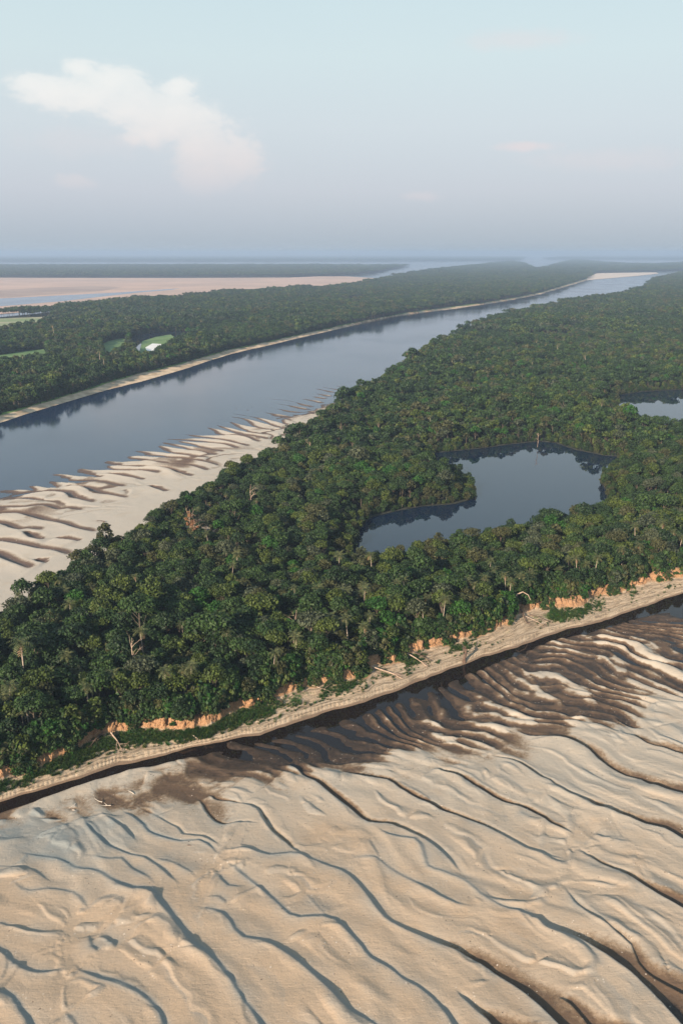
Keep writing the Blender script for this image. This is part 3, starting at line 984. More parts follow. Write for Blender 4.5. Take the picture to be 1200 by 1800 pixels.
def build_leftbar():
    nr, nc = 760, 440
    y = np.linspace(280, 860, nr)
    X, Y = [], []
    for yy in y:
        k = (yy - 315) / 545
        x0 = -235 + 195 * k
        x1 = -50 + 90 * k
        X.append(np.linspace(x0, x1, nc))
        Y.append(np.full(nc, yy))
    X = np.array(X).ravel()
    Y = np.array(Y).ravel()
    SHORE = [(-260, 935), (-120, 903), (-40, 886), (0, 880), (60, 869), (100, 857), (130, 849), (160, 838), (195, 825), (235, 811), (280, 806), (315, 794), (345, 784),
             (380, 774), (410, 764), (450, 753), (480, 744), (515, 734), (550, 722), (590, 706), (640, 684), (700, 660)]
    pl0 = world_line(SHORE, 4)
    Z = np.full_like(X, 1.3)
    idx, d, s, L = line_dist(X, Y, pl0, 400)
    Z[idx] = np.where(d > 0, np.maximum(-.9, -.028 * d), np.minimum(1.25, .15 - .045 * d))
    wetm = np.zeros_like(X)
    dsh = np.full_like(X, -400.0)
    dsh[idx] = d
    pw0 = np.full_like(X, 1e-3)
    pw1 = np.zeros_like(X)
    rr = np.random.default_rng(3)
    for pts in LB:
        d_ = (900 - pts[len(pts) // 2][1]) / 200.0
        A = (.75 + .2 * np.clip(d_, 0, 1)) if d_ < .6 else .95
        left_end_wet = 1.5
        pts_ = pts
        spec = (pts_, A, 1.25 * rr.uniform(.9, 1.2), .55, 7.5, 3.0, .0)
        # tapers at both ends
        pl = world_line(pts_, 3, 1.0)
        idx, d, s, L = line_dist(X, Y, pl, 30)
        u = s / max(L, 1e-3)
        e = .28
        tap = sstep(u, -.03, .12) * sstep(1 - u, 0, e)
        Aw = A * tap
        B = spec[2] * (.8 - .5 * u) * tap
        wl = 2.0
        wq = np.exp(-np.abs(d) / 7.0) * (tap + .05)
        pw0[idx] += wq
        pw1[idx] += wq * d
        Wd = (2.5 + 6.5 * sstep(u, 0, .35)) * (1 - .5 * u) + 1.5 * fbm(s, s * 0, 9, 2, 5)
        h = np.where(d < 0, Aw * np.exp(d / (4.0 + 5 * u)), Aw * np.clip(1 - d / wl, 0, 1))
        t = (d - wl) / Wd
        tr = np.where(d < 0, 0, np.where(d < wl, d / wl, (1 - sstep(t, 0, 1))))
        Z[idx] += h - B * tr
        wetm[idx] = np.maximum(wetm[idx], tr * sstep(tap, 0, .5) * (1.3 - .45 * u))
    pot = pw1 / pw0 + fbm(X, Y, 30, 2, 93) * 5
    ph = (pot / 8.0) % 1.0
    sw = np.where(ph < .75, ph / .75, (1 - ph) / .25)
    mk = np.exp(-((dsh + 14) / 34) ** 2) * np.clip(.5 + 1.6 * fbm(X, Y, 40, 2, 94), 0, 1)
    Z += mk * (sw - .55) * .75
    wetm = np.maximum(wetm, mk * sstep(.45 - sw, 0, .35) * .7)
    Z += fbm(X, Y, 30, 3, 8) * .25 + fbm(X, Y, 5, 2, 18) * .1
    wet = np.clip(np.maximum(1 - sstep(Z, -.05, .6), wetm), 0, 1)
    keep = Z > -.5
    F = grid_faces(nr, nc, keep)
    V = np.stack([X, Y, Z], 1)
    V, F, A = compact(V, F, {'wet': wet, 'grey': np.zeros_like(X), 'pale': np.full_like(X, .75)})
    o = link('sand', mesh_np('sandbar_far', V, F, True, A), M_SAND2)
    tag(o, 'pale sandbar with dark combed ridges along the far shore of the wooded island', kind='structure')


build_leftbar()


# ------------------------------------------------------------------ polygons of land and water
def wpoly(pts):
    return [Vector(at(p[0], p[1], p[2] if len(p) > 2 else 0)[:2]) for p in pts]


def inside(X, Y, poly):
    r = np.zeros(len(X), bool)
    n = len(poly)
    j = n - 1
    for i in range(n):
        xi, yi = poly[i]
        xj, yj = poly[j]
        if yi != yj:
            c = ((yi > Y) != (yj > Y)) & (X < (xj - xi) * (Y - yi) / (yj - yi) + xi)
            r ^= c
        j = i
    return r


def sheet(name, poly, z, mat, holes=(), skirt=0.0, label=None):
    loops = [[Vector((p[0], p[1], 0)) for p in poly]] + [[Vector((p[0], p[1], 0)) for p in h] for h in holes]
    tris = tessellate_polygon(loops)
    flat = [p for lp in loops for p in lp]
    V = [(p[0], p[1], z) for p in flat]
    F = [tuple(t_) for t_ in tris]
    if skirt:
        for lp in loops:
            n0 = len(V)
            n = len(lp)
            V += [(p[0], p[1], z) for p in lp] + [(p[0], p[1], z - skirt) for p in lp]
            F += [(n0 + i, n0 + (i + 1) % n, n0 + n + (i + 1) % n, n0 + n + i) for i in range(n)]
    me = bpy.data.meshes.new(name)
    me.from_pydata(V, [], F)
    me.update()
    # tops must face up
    import bmesh
    bm = bmesh.new()
    bm.from_mesh(me)
    for f in bm.faces:
        if abs(f.normal.z) > .5 and f.normal.z < 0:
            f.normal_flip()
    bm.to_mesh(me)
    bm.free()
    o = link(name, me, mat)
    tag(o, label, kind='structure')
    return o


TOP = [(-160, 1405), (-60, 1374), (0, 1354), (42, 1344), (50, 1327), (83, 1325), (115, 1315), (137, 1296), (171, 1279), (192, 1265), (219, 1263), (250, 1262),
       (302, 1258), (321, 1269), (350, 1252), (375, 1258), (385, 1246), (417, 1238), (458, 1210), (500, 1208), (540, 1180), (583, 1185), (625, 1182),
       (648, 1165), (660, 1147), (690, 1146), (708, 1133), (750, 1126), (792, 1116), (829, 1104), (862, 1090), (896, 1080), (912, 1060), (945, 1055), (970, 1047),
       (1000, 1050), (1035, 1038), (1060, 1026), (1090, 1024), (1130, 1010), (1200, 995), (1290, 972), (1400, 950)]
FOOT = [(-160, 1418), (-60, 1386), (0, 1369), (21, 1357), (52, 1353), (90, 1340), (125, 1323), (156, 1310), (177, 1297), (208, 1288), (250, 1279), (292, 1281),
        (323, 1283), (365, 1275), (396, 1261), (423, 1250), (450, 1242), (479, 1233), (500, 1224), (517, 1215), (542, 1203), (583, 1203), (625, 1195),
        (644, 1188), (656, 1170), (677, 1163), (708, 1157), (748, 1142), (792, 1131), (829, 1117), (858, 1110), (896, 1098), (910, 1086), (940, 1072),
        (1000, 1069), (1025, 1064), (1055, 1048), (1087, 1040), (1140, 1026), (1200, 1012), (1290, 990), (1400, 966)]
WATER = [(-160, 1462), (-60, 1428), (0, 1408), (42, 1395), (83, 1385), (125, 1371), (167, 1358), (208, 1346), (250, 1335), (292, 1327), (333, 1315), (375, 1306),
         (427, 1295), (458, 1293), (500, 1278), (535, 1264), (583, 1249), (625, 1239), (654, 1228), (698, 1213), (719, 1203), (750, 1193), (792, 1177),
         (819, 1167), (879, 1146), (927, 1130), (958, 1121), (996, 1106), (1025, 1102), (1055, 1092), (1090, 1080), (1125, 1067), (1165, 1055), (1200, 1043),
         (1290, 1016), (1400, 985)]
Z_FOOT, Z_TOP = 2.3, 5.0


def bank_point(px, which):
    P = {'w': WATER, 'f': FOOT, 't': TOP}[which]
    z = {'w': 0, 'f': Z_FOOT, 't': Z_TOP}[which]
    y = np.interp(px, [p[0] for p in P], [p[1] for p in P])
    return at(px, float(y), z)


def build_bank():
    nc = 1300
    pxs = np.linspace(-160, 1400, nc)
    Wp = np.array([bank_point(p, 'w') for p in pxs])
    Fp = np.array([bank_point(p, 'f') for p in pxs])
    Tp = np.array([bank_point(p, 't') for p in pxs])
    s = np.concatenate([[0], np.cumsum(np.linalg.norm(np.diff(Wp[:, :2], axis=0), axis=1))])
    # wobble
    nW = fbm(s, s * 0, 9, 3, 1) * 1.2
    nF = fbm(s, s * 0 + 40, 5, 4, 2) * 2.0
    nT = fbm(s, s * 0 + 90, 4.5, 5, 3, .75) * 4.2
    d = np.gradient(Wp[:, :2], axis=0)
    d = np.stack([np.convolve(np.pad(d[:, k], 25, mode='edge'), np.ones(51) / 51, 'valid') for k in (0, 1)], 1)
    d /= np.linalg.norm(d, axis=1)[:, None]
    nrm = np.stack([-d[:, 1], d[:, 0]], 1)      # inland
    W2 = Wp[:, :2] + nrm * nW[:, None]
    F2 = Fp[:, :2] + nrm * nF[:, None]
    T2 = Tp[:, :2] + nrm * nT[:, None]
    gap = ((T2 - F2) * nrm).sum(1)
    T2 += nrm * np.clip(1.0 - gap, 0, 9)[:, None]
    rows = []
    prof = [(-5, -1.4), (-2, -.75), (-.8, -.3)]
    for off, z in prof:
        rows.append((W2 + nrm * off, np.full(nc, z), -1.0))
    n1 = 44
    for i in range(n1 + 1):
        t = i / n1
        P = W2 * (1 - t) + F2 * t
        # little wave-cut steps
        z = Z_FOOT * (t + .035 * math.sin(t * 26))
        if t < .30:
            z += .25 * sstep(np.array(t), .10, .15) * (1 - t)
        rows.append((P, np.full(nc, z) + 0.0, t))
    n2 = 16
    for i in range(1, n2 + 1):
        t = i / n2
        P = F2 * (1 - t) + T2 * t
        z = Z_FOOT + (Z_TOP - Z_FOOT) * (t ** .75)
        rows.append((P, np.full(nc, z), 1 + t))
    for off in (1.5, 4, 9, 16):
        rows.append((T2 + nrm * off, np.full(nc, Z_TOP + .05), 2 + off / 16))
    nr = len(rows)
    V = np.zeros((nr, nc, 3))
    T = np.zeros((nr, nc))
    S = np.tile(s, (nr, 1))
    for i, (P, z, t) in enumerate(rows):
        V[i, :, :2] = P
        V[i, :, 2] = z
        T[i] = t
    X, Y = V[:, :, 0].ravel(), V[:, :, 1].ravel()
    Tf = T.ravel()
    Sf = S.ravel()
    n = fbm(X, Y, 2.2, 4, 12)
    Z = V[:, :, 2].ravel()
    # flutes along the cut bluff, rills down the pale ledge
    bl = np.clip(1 - np.abs(Tf - 1.5) / .55, 0, 1)
    flute = fbm(Sf, Tf * 2.5, 1.8, 4, 33, .75)
    Vf = V.reshape(-1, 3)
    nn = np.tile(nrm, (nr, 1, 1)).reshape(-1, 2)
    Vf[:, :2] += nn * (flute * bl * 1.3)[:, None]
    led = np.exp(-((Tf - .17) / .07) ** 2)
    Vf[:, 2] = Z + n * .35 * np.clip(Tf, 0, 1) + led * np.abs(np.sin(Sf * 2.4 + fbm(Sf, Tf * 0, 6, 2, 5) * 8)) * .22 + bl * fbm(X, Y, 1.6, 4, 14, .7) * 1.5
    Xs = Sf
    # masks
    g1 = fbm(Xs, Tf * 12, 9, 3, 51) + fbm(X, Y, 2.0, 3, 52) * .6
    pxcol = np.tile(pxs, nr)
    greenness = np.interp(pxcol, [-160, 0, 150, 260, 330, 440, 520, 600, 700, 790, 900, 980, 1030, 1080, 1200], [.7, .65, .65, .55, .7, .75, .6, .5, .4, .35, .55, .7, .5, .15, .1])
    env = np.exp(-((Tf - .72) / .28) ** 2)
    green = np.clip(greenness * env + g1 * .45 * (Tf > .25) * (Tf < 1.15), 0, 1)
    patchy = fbm(Sf, Tf * 3, 5, 4, 71, .65)
    bluff = sstep(Tf + patchy * .25, .93, 1.05) * (1 - sstep(Tf, 1.98, 2.05))
    # vegetation slumps over the bluff in places
    veg = sstep(patchy, .14, .34) * (Tf > .95)
    green = np.clip(green + veg * .8, 0, 1)
    wet = np.clip(1 - sstep(Tf, .03, .13), 0, 1) * .7 + (Tf < 0) * .4
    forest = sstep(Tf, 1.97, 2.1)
    F = grid_faces(nr, nc)
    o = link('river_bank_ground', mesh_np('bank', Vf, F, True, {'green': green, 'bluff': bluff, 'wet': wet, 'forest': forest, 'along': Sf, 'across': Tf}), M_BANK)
    tag(o, 'eroded sandy river bank rising in an orange cut bluff to the forest', kind='structure')
    return dict(px=pxs, W=W2, F=F2, T=T2, n=nrm, s=s, green=greenness, veg=patchy.reshape(nr, nc)[50])


BANK = build_bank()

CAN = 12.5
ISLAND_FAR = [(-260, 1180, CAN), (-120, 1100, CAN), (-60, 1068, CAN), (0, 1043, CAN), (22, 1034, CAN), (50, 1015, CAN), (82, 995, CAN), (125, 984, CAN), (130, 966, CAN), (155, 950, CAN), (190, 940, CAN),
              (215, 933, CAN), (240, 918, CAN), (252, 902, CAN), (268, 886, CAN), (300, 868, CAN), (335, 852, CAN), (367, 834, CAN), (388, 824, CAN),
              (400, 810, CAN), (427, 800, CAN), (466, 785, CAN), (499, 760, CAN), (517, 739, CAN), (550, 726, CAN), (568, 714, CAN), (604, 690, CAN),
              (650, 667, CAN), (675, 658, CAN), (705, 634, CAN), (760, 600, CAN), (840, 568, CAN), (900, 548, CAN), (950, 538, CAN), (990, 530, CAN),
              (1050, 522, CAN), (1100, 514, CAN), (1140, 502, CAN), (1152, 488, CAN), (1200, 479, CAN), (1300, 470, CAN), (1500, 465, CAN)]
P_ISLE = wpoly(ISLAND_FAR)[::-1]
edge_in = [Vector(BANK['T'][i] + BANK['n'][i] * 8) for i in range(0, 1300, 12)]
lastp = BANK['T'][-1]
P_ISLE = edge_in + [Vector((lastp[0] + 300, lastp[1] + 250)), Vector((P_ISLE[0][0] + 200, P_ISLE[0][1] - 600))] + P_ISLE
LKH = 6.0      # height of the low trees round the lakes
LAKE1 = wpoly([(655, 912), (700, 901), (745, 893), (800, 889), (832, 880), (839, 868, 2), (836, 856, 8), (822, 828, LKH), (800, 815, LKH), (775, 808, LKH),
               (764, 804, LKH), (762, 799), (800, 795), (850, 790), (900, 783), (950, 778), (975, 781), (1010, 793), (1060, 803), (1100, 806), (1098, 812),
               (1075, 824), (1059, 838), (1056, 853), (1066, 868), (1064, 880, LKH), (1040, 886, LKH), (980, 905, LKH), (900, 923, LKH), (800, 940, LKH),
               (720, 956, LKH), (660, 965, LKH), (622, 967, LKH), (618, 955, 8), (632, 935), (642, 921)])
LAKE2 = wpoly([(1083, 697), (1130, 690), (1165, 688), (1205, 686), (1270, 686), (1270, 727, 15), (1200, 722, 15), (1150, 718, 15), (1110, 710, 15),
               (1088, 704, 15)])
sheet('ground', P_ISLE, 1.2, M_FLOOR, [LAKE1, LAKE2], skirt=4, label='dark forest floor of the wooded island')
sheet('lake_water', [p for p in LAKE1], .95, M_LAKE, label='still dark lake inside the forest')
sheet('lake_water', [p for p in LAKE2], .95, M_LAKE, label='small pale lake at the right edge of the forest')

# the river: one sheet to the horizon
S_ = 41000
me = bpy.data.meshes.new('river')
me.from_pydata([(-S_, -3000, 0), (S_, -3000, 0), (S_, S_, 0), (-S_, S_, 0)], [], [(0, 1, 2, 3)])
tag(link('river_water', me, M_RIVER), 'broad blue-grey river reaching the horizon', kind='structure')
me = bpy.data.meshes.new('riverbed')
me.from_pydata([(-S_, -3000, -3), (S_, -3000, -3), (S_, S_, -3), (-S_, S_, -3)], [], [(0, 1, 2, 3)])
tag(link('ground', me, M_FLOOR), 'river bed under the water', kind='structure')

ch_a = [at(p[0], p[1] - 6, 0)[:2] for p in WATER]
ch_b = [at(p[0], p[1] + (40 if p[0] < 380 else 150), 0)[:2] for p in WATER]
sheet('channel_water', [Vector(p) for p in ch_a] + [Vector(p) for p in ch_b[::-1]], .006, M_CHANNEL, label='black still channel between the bank and the sandbar')

# far bank
FBW = [(-220, 812), (-100, 775), (0, 744), (50, 727), (100, 712), (150, 697), (200, 683), (250, 670), (300, 656), (350, 640), (400, 624), (450, 612), (500, 600), (550, 588), (600, 577),
       (650, 565), (700, 555), (750, 548), (800, 542), (850, 535), (900, 527), (950, 517), (1000, 502), (1030, 493), (1036, 483)]
FBI = [(-220, 796), (-100, 759), (0, 729), (50, 715), (100, 700), (150, 685), (200, 668), (250, 655), (300, 643), (350, 630), (400, 615), (450, 605), (500, 594), (550, 583), (600, 572),
       (650, 562), (700, 552), (750, 545), (800, 539), (850, 532), (900, 524), (950, 514), (1000, 499), (1030, 490), (1036, 480)]
w_l = catmull([at(p[0], p[1], 0)[:2] for p in FBW], 12)
n_ = len(w_l)
w_i = catmull([at(p[0], p[1], 2.5)[:2] for p in FBI], 12)
ti = np.linspace(0, 1, 700)


def resamp(pl, t):
    s = np.concatenate([[0], np.cumsum(np.linalg.norm(np.diff(pl, axis=0), axis=1))])
    s /= s[-1]
    return np.stack([np.interp(t, s, pl[:, 0]), np.interp(t, s, pl[:, 1])], 1)


# the beach: rows between the two lines, matched by photo column
def pxline(P, z, px):
    y = np.interp(px, [p[0] for p in P], [p[1] for p in P])
    return np.array([at(a, float(b), z) for a, b in zip(px, y)])


pxs = np.concatenate([np.linspace(-220, 600, 500), np.linspace(602, 1036, 400)])
A_ = pxline(FBW, 0, pxs)
B_ = pxline(FBI, 2.5, pxs)
nz = fbm(A_[:, 0], A_[:, 1], 40, 4, 5)
rows = []
for k, (t, z) in enumerate(((-.35, -.5), (0, 0), (.2, .5), (.45, 1.1), (.7, 1.7), (1.0, 2.5))):
    P = A_ * (1 - t) + B_ * t
    P[:, 2] = z
    P[:, 1] += nz * 8 * (1 if k < 3 else .3)
    rows.append(P)
V = np.array(rows).reshape(-1, 3)
o = link('shore', mesh_np('far_beach', V, grid_faces(len(rows), len(pxs))), M_BEACH)
tag(o, 'thin sandy shore below the forest of the far bank', kind='structure')
rows = []
for k, (t, z) in enumerate(((.86, 2.24), (1.0, 2.6), (1.25, 2.8))):
    P = A_ * (1 - t) + B_ * t
    P[:, 2] = z
    P[:, 1] += fbm(A_[:, 0], A_[:, 1], 18, 4, 15) * 12 * (1 if k < 1 else .3)
    rows.append(P)
V = np.array(rows).reshape(-1, 3)
tag(link('grass_ground', mesh_np('far_beach_grass', V, grid_faces(3, len(pxs))), M_BEACHGRASS), 'strip of green grass along the far shore', kind='structure')

FB_FAR = [(1036, 481), (1100, 479), (1200, 475), (1400, 470), (1400, 459, 14), (1200, 461, 14), (1150, 464, 14), (1080, 462, 14), (1040, 459, 14), (1010, 455, 14), (998, 459, 14),
          (982, 463, 14), (965, 468, 14), (945, 472, 14), (930, 469, 14), (920, 462, 14), (900, 459, 14), (860, 463, 14), (800, 469, 14), (748, 475, 14), (700, 483, 14), (662, 491, 14), (600, 501, 14), (500, 506, 14), (400, 511, 14),
          (340, 519, 14), (240, 524, 14), (120, 534, 14), (60, 541, 14), (0, 546, 14), (-220, 562, 14)]
FBP = [Vector(p[:2]) for p in B_[::6]] + wpoly(FB_FAR)
C1 = wpoly([(-120, 564, 2), (50, 558, 2), (100, 556, 2), (97, 563, CAN), (45, 569, CAN), (-120, 576, CAN)])
C2 = wpoly([(178, 606, 2), (192, 599, 2), (212, 595, 2), (224, 594, 2), (227, 600, CAN), (205, 611, CAN), (182, 614, CAN)])
C3 = wpoly([(228, 590, 2), (300, 583, 2), (352, 580, 2), (320, 592, CAN), (305, 600, CAN), (285, 606, CAN), (286, 611, CAN), (272, 616, CAN), (243, 618, CAN), (236, 602, CAN), (226, 599, CAN)])
C4 = wpoly([(-120, 638, 2), (0, 624, 2), (40, 618, 2), (80, 613, 2), (85, 618, CAN), (40, 630, CAN), (-120, 655, CAN)])
C5 = wpoly([(600, 526, 2), (645, 523, 2), (640, 527, CAN), (600, 530, CAN)])
CLEAR = [C1, C2, C3, C4, C5]
sheet('ground', FBP, 2.0, M_FLOOR, skirt=4, label='dark forest floor of the far bank')
sheet('meadow_ground', C1, 2.1, M_DRYCLEAR, label='pale green clearing in the far forest')
sheet('meadow_ground', C2, 2.1, M_CLEAR, label='small bright green clearing in the far forest')
sheet('meadow_ground', wpoly([(250, 600, 2), (275, 592, 2), (300, 588, 2), (306, 592, 2), (290, 602, 6), (262, 618, 12), (240, 619, 12)]), 2.1, M_CLEAR, label='long green meadow beside the white pond')
sheet('meadow_ground', C4, 2.1, M_CLEAR, label='green clearing at the edge of the far forest')
sheet('pond_water', C3, 2.05, M_LAKE, label='dark backwater behind the meadow')
sheet('pond_water', C5, 2.05, M_RIVER, label='small pool shining in the far forest')
M_WHITE = simple_mat('white_mud', (.62, .60, .58), (.75, .74, .72), .02)
sheet('ground', wpoly([(256, 611, 2), (268, 604, 2), (284, 605, 2), (280, 610, 8), (262, 617, 12)]), 2.2, M_WHITE, label='white dried pond bed in the meadow')

# mud flat, its water, far sand
MUD = wpoly([(-260, 488), (300, 489), (510, 488), (560, 486), (610, 486), (658, 489), (660, 494), (620, 503), (400, 518), (-260, 575)])
sheet('mud_flat_ground', MUD, .6, M_MUD, skirt=2, label='wide pinkish mud flat beyond the far forest')
sheet('mud_flat_ground', wpoly([(-260, 524), (60, 507), (160, 503), (215, 505), (180, 512), (90, 518), (0, 524), (-260, 536)]), .65, M_MUDDARK, label='darker wet streak across the mud flat')
sheet('pool_water', wpoly([(-260, 540), (0, 525), (100, 520), (200, 515), (318, 507), (300, 510), (240, 515), (170, 523), (110, 530), (0, 539), (-260, 556)]), .7, M_RIVER,
      label='long pale pool lying in the mud flat')
sheet('sand', wpoly([(1033, 484), (1050, 480.5), (1100, 479.5), (1152, 479), (1157, 481), (1120, 485), (1085, 488), (1050, 491), (1030, 493)]), .8, M_PEACH, skirt=2,
      label='pale sand spit where the river bends')
sheet('sand', wpoly([(910, 551), (990, 533), (1060, 523), (1090, 518), (1085, 521), (1050, 528), (990, 540), (930, 556)]), .5, M_PEACH, skirt=2, label='thin sand edge of the wooded island far upstream')
BANDB = wpoly([(-260, 487.5), (300, 487.5), (500, 487), (600, 484), (650, 480), (715, 468), (690, 466, 14), (500, 465, 14), (200, 465.5, 14), (-260, 466.5, 14)])
sheet('ground', BANDB, 2.0, M_FLOOR, skirt=4, label='dark floor of the forest strip beyond the mud flat')
BANDC = wpoly([(-260, 460.5), (300, 460), (700, 459.5), (905, 458.5), (920, 453), (700, 450.6), (300, 450.4), (-260, 450.6)])
BANDD = wpoly([(960, 456), (1100, 457), (1400, 457.5), (1400, 450.6), (1000, 450.6)])
HILLM = simple_mat('distant_forest', (.02, .035, .018), (.035, .05, .025), .002)
sheet('ground', BANDC, 3.0, HILLM, skirt=4, label='low dark land at the horizon')
sheet('ground', BANDD, 3.0, HILLM, skirt=4, label='low dark land at the horizon beyond the river mouth')

# ------------------------------------------------------------------ tree prototypes
# one mesh per shape and variant; crowns and trunks are shared by every copy
PROTO = {}
for sh in SH:
    for v in range(2 if sh != 'domed' else 3):
        (V, F, T), (tv, tf) = broadleaf_meshes(sh, v, 0)
        PROTO[(sh, v)] = (mesh_np('crown_' + sh, V, F, False, {'tone': T}), mesh_np('trunk_' + sh, tv, tf, True))
PALMS = []
for v in range(4):
    tr_, gr_, de_ = palm_np(100 + v, h=(12.5, 14.5, 11.0, 13.2)[v])
    cv, cf = join([gr_, de_])
    mi = np.concatenate([np.zeros(len(gr_[1])), np.ones(len(de_[1]))])
    tone = np.repeat(np.random.default_rng(v).uniform(0, 1, len(cf)), 4)
    PALMS.append((mesh_np('palm_trunk', *tr_), mesh_np('palm_crown', cv, cf, False, {'tone': tone}, [M_FROND, M_DEADFROND], mi)))

ORD = lambda n: str(n) + ('th' if 10 <= n % 100 <= 20 else {1: 'st', 2: 'nd', 3: 'rd'}.get(n % 10, 'th'))
ROWN = ['first row above the bluff', 'second row from the bluff', 'third row from the bluff', 'fourth row from the bluff', 'fifth row from the bluff']
ROWS, ROW_D = 5, 4.5
first_tree = {}
placed = []


def put_tree(x, y, z, sh, v, tone, sc, rz, label):
    key = (sh, v)
    e = bpy.data.objects.new('broadleaf_tree', None)
    e.empty_display_size = 1
    e.location = (x, y, z)
    e.rotation_euler = (0, 0, rz)
    e.scale = sc
    COL.objects.link(e)
    tag(e, label, 'tree', 'broadleaf trees along the river bank')
    if key not in first_tree:
        c = bpy.data.objects.new('crown', PROTO[key][0])
        t = bpy.data.objects.new('trunk', PROTO[key][1])
        if not len(PROTO[key][0].materials):
            PROTO[key][0].materials.append(LEAF['mid green'])
            PROTO[key][1].materials.append(M_BARK)
        first_tree[key] = (c, t)
    else:
        c, t = (q.copy() for q in first_tree[key])
    for q in (c, t):
        COL.objects.link(q)
        q.parent = e
    c.material_slots[0].link = 'OBJECT'
    c.material_slots[0].material = LEAF[tone]
    placed.append((x, y))


T2, NN, S1 = BANK['T'], BANK['n'], BANK['s']
rr = random.Random(5)
CLUMP = lambda x, y, s_, sd: float(fbm(np.array([x]), np.array([y]), s_, 2, sd)[0])


def tone_for(x, y, rnd, r=3):
    q = CLUMP(x, y, 45, 400) + rnd.uniform(-.3, .3)
    if r == 0:
        return rnd.choices(TONES, (4, 6, 4, 1, 1, 3))[0]
    if q < -.15:
        return rnd.choices(TONES, (6, 4, 1, .6, .4, .6))[0]
    if q < .15:
        return rnd.choices(TONES, (4, 5, 2, 1.2, .8, .6))[0]
    return rnd.choices(TONES, (2, 4, 3.5, 2, 1.2, .8))[0]


s_lo = float(np.interp(-25, BANK['px'], S1))
s_hi = float(np.interp(1215, BANK['px'], S1))
rows_out = []
for r in range(ROWS):
    s = s_lo + rr.uniform(0, 3)
    lst = []
    while s < s_hi:
        i = int(np.searchsorted(S1, s))
        off = 1.0 + ROW_D * r + rr.uniform(-1.1, 1.1)
        x, y = T2[i] + NN[i] * off
        lst.append((x, y))
        s += rr.uniform(3.6, 6.0) if r else rr.uniform(3.4, 5.4)
    lst = [(x, y) for x, y in lst if abs(x) < .392 * (y * CP + (CAM_H - 12) * SP) + 4]
    rows_out.append(lst)
for r, lst in enumerate(rows_out):
    for k, (x, y) in enumerate(lst):
        if r == 0:
            sh = rr.choices(SH, (1, .2, 2, 2, 5))[0]
            s0 = rr.uniform(.62, .95)
        else:
            sh = rr.choices(SH, (4, 1.2, 3, 2, 3) if r < 3 else (5, 2, 3, 1.5, 1))[0]
            s0 = rr.uniform(.72, 1.1)
        v = rr.randrange(3 if sh == 'domed' else 2)
        tone = tone_for(x, y, rr, r)
        size = 'small' if s0 < .78 else ('large' if s0 > .98 else 'medium')
        lab = f'{size} {tone} {sh} tree, {ORD(k + 1)} from the left in the {ROWN[r]}'
        s0 *= .82
        put_tree(x, y, Z_TOP - .3 if r < 3 else 3.6, sh, v, tone, (s0, s0, s0 * rr.uniform(.9, 1.15)), rr.uniform(0, 6.28), lab)

# palms, each one above the canopy (photo column, height of its head in the photograph)
PALM_PX = [(12, 1205), (3, 1225), (20, 1218), (38, 1245), (48, 1240), (160, 1195), (152, 1210), (205, 1182), (208, 1192), (262, 1160), (322, 1180), (332, 1172), (338, 1176), (327, 1190), (300, 1195),
           (290, 1178), (485, 1152), (508, 1118), (515, 1115), (545, 1095), (560, 1085), (575, 1090), (585, 1082), (600, 1092), (612, 1088), (590, 1105), (560, 1108), (648, 1080), (640, 1100),
           (700, 1025), (712, 1020), (735, 1060), (745, 1070), (755, 1050), (765, 1030), (780, 1020), (790, 1028), (800, 1042), (812, 1050), (795, 1060), (820, 1020), (830, 1028), (890, 1010),
           (915, 1012), (932, 1022), (945, 1012), (948, 1030), (960, 1035), (985, 1000), (1000, 985), (1015, 980), (1040, 965), (1052, 955), (1065, 960), (1075, 945), (1090, 935), (1105, 930), (1118, 925),
           (1140, 935), (1165, 920), (1172, 915), (1185, 935), (1195, 945), (1030, 990), (1060, 985), (1095, 965), (1130, 960), (1155, 950), (620, 1060), (660, 1050), (675, 1045), (690, 1055), (610, 1040),
           (640, 1035), (400, 1110), (250, 1110), (120, 1150), (90, 1180), (530, 1130), (470, 1100), (870, 1000), (850, 1015), (860, 985)]
first_palm = {}
PALM_PX.sort()
for k, (px, py) in enumerate(PALM_PX):
    v = k % 4
    hp = (12.5, 14.5, 11.0, 13.2)[v]
    s0 = rr.uniform(.85, 1.1)
    s0 *= .8
    g = at(px, py, 3.6 + hp * s0)
    ii = int(np.argmin(np.hypot(T2[:, 0] - g[0], T2[:, 1] - g[1])))
    inl = float((np.array(g[:2]) - T2[ii]) @ NN[ii])
    if inl < 1.5:
        g = tuple(T2[ii] + NN[ii] * rr.uniform(1.5, 3.0)) + (0,)
    e = bpy.data.objects.new('palm_tree', None)
    e.location = (g[0], g[1], 3.6)
    e.rotation_euler = (0, 0, rr.uniform(0, 6.28))
    e.scale = (s0 * .9, s0 * .9, s0)
    COL.objects.link(e)
    where = 'near the bluff edge' if py > float(np.interp(px, [p[0] for p in TOP], [p[1] for p in TOP])) - 110 else 'back in the canopy'
    size = 'short' if hp * s0 < 9.0 else ('tall' if hp * s0 > 10.9 else 'mid-height')
    tag(e, f'{size} thin-trunked palm {where}, {ORD(k + 1)} palm from the left above the river bank', 'palm', 'palms rising from the bank forest')
    if v not in first_palm:
        t = bpy.data.objects.new('trunk', PALMS[v][0])
        PALMS[v][0].materials.append(M_PALMBARK)
        c = bpy.data.objects.new('crown', PALMS[v][1])
        first_palm[v] = (t, c)
    else:
        t, c = (q.copy() for q in first_palm[v])
    for q in (t, c):
        COL.objects.link(q)
        q.parent = e

# ------------------------------------------------------------------ forest masses: points that carry tree geometry
PROTO_COL = {}


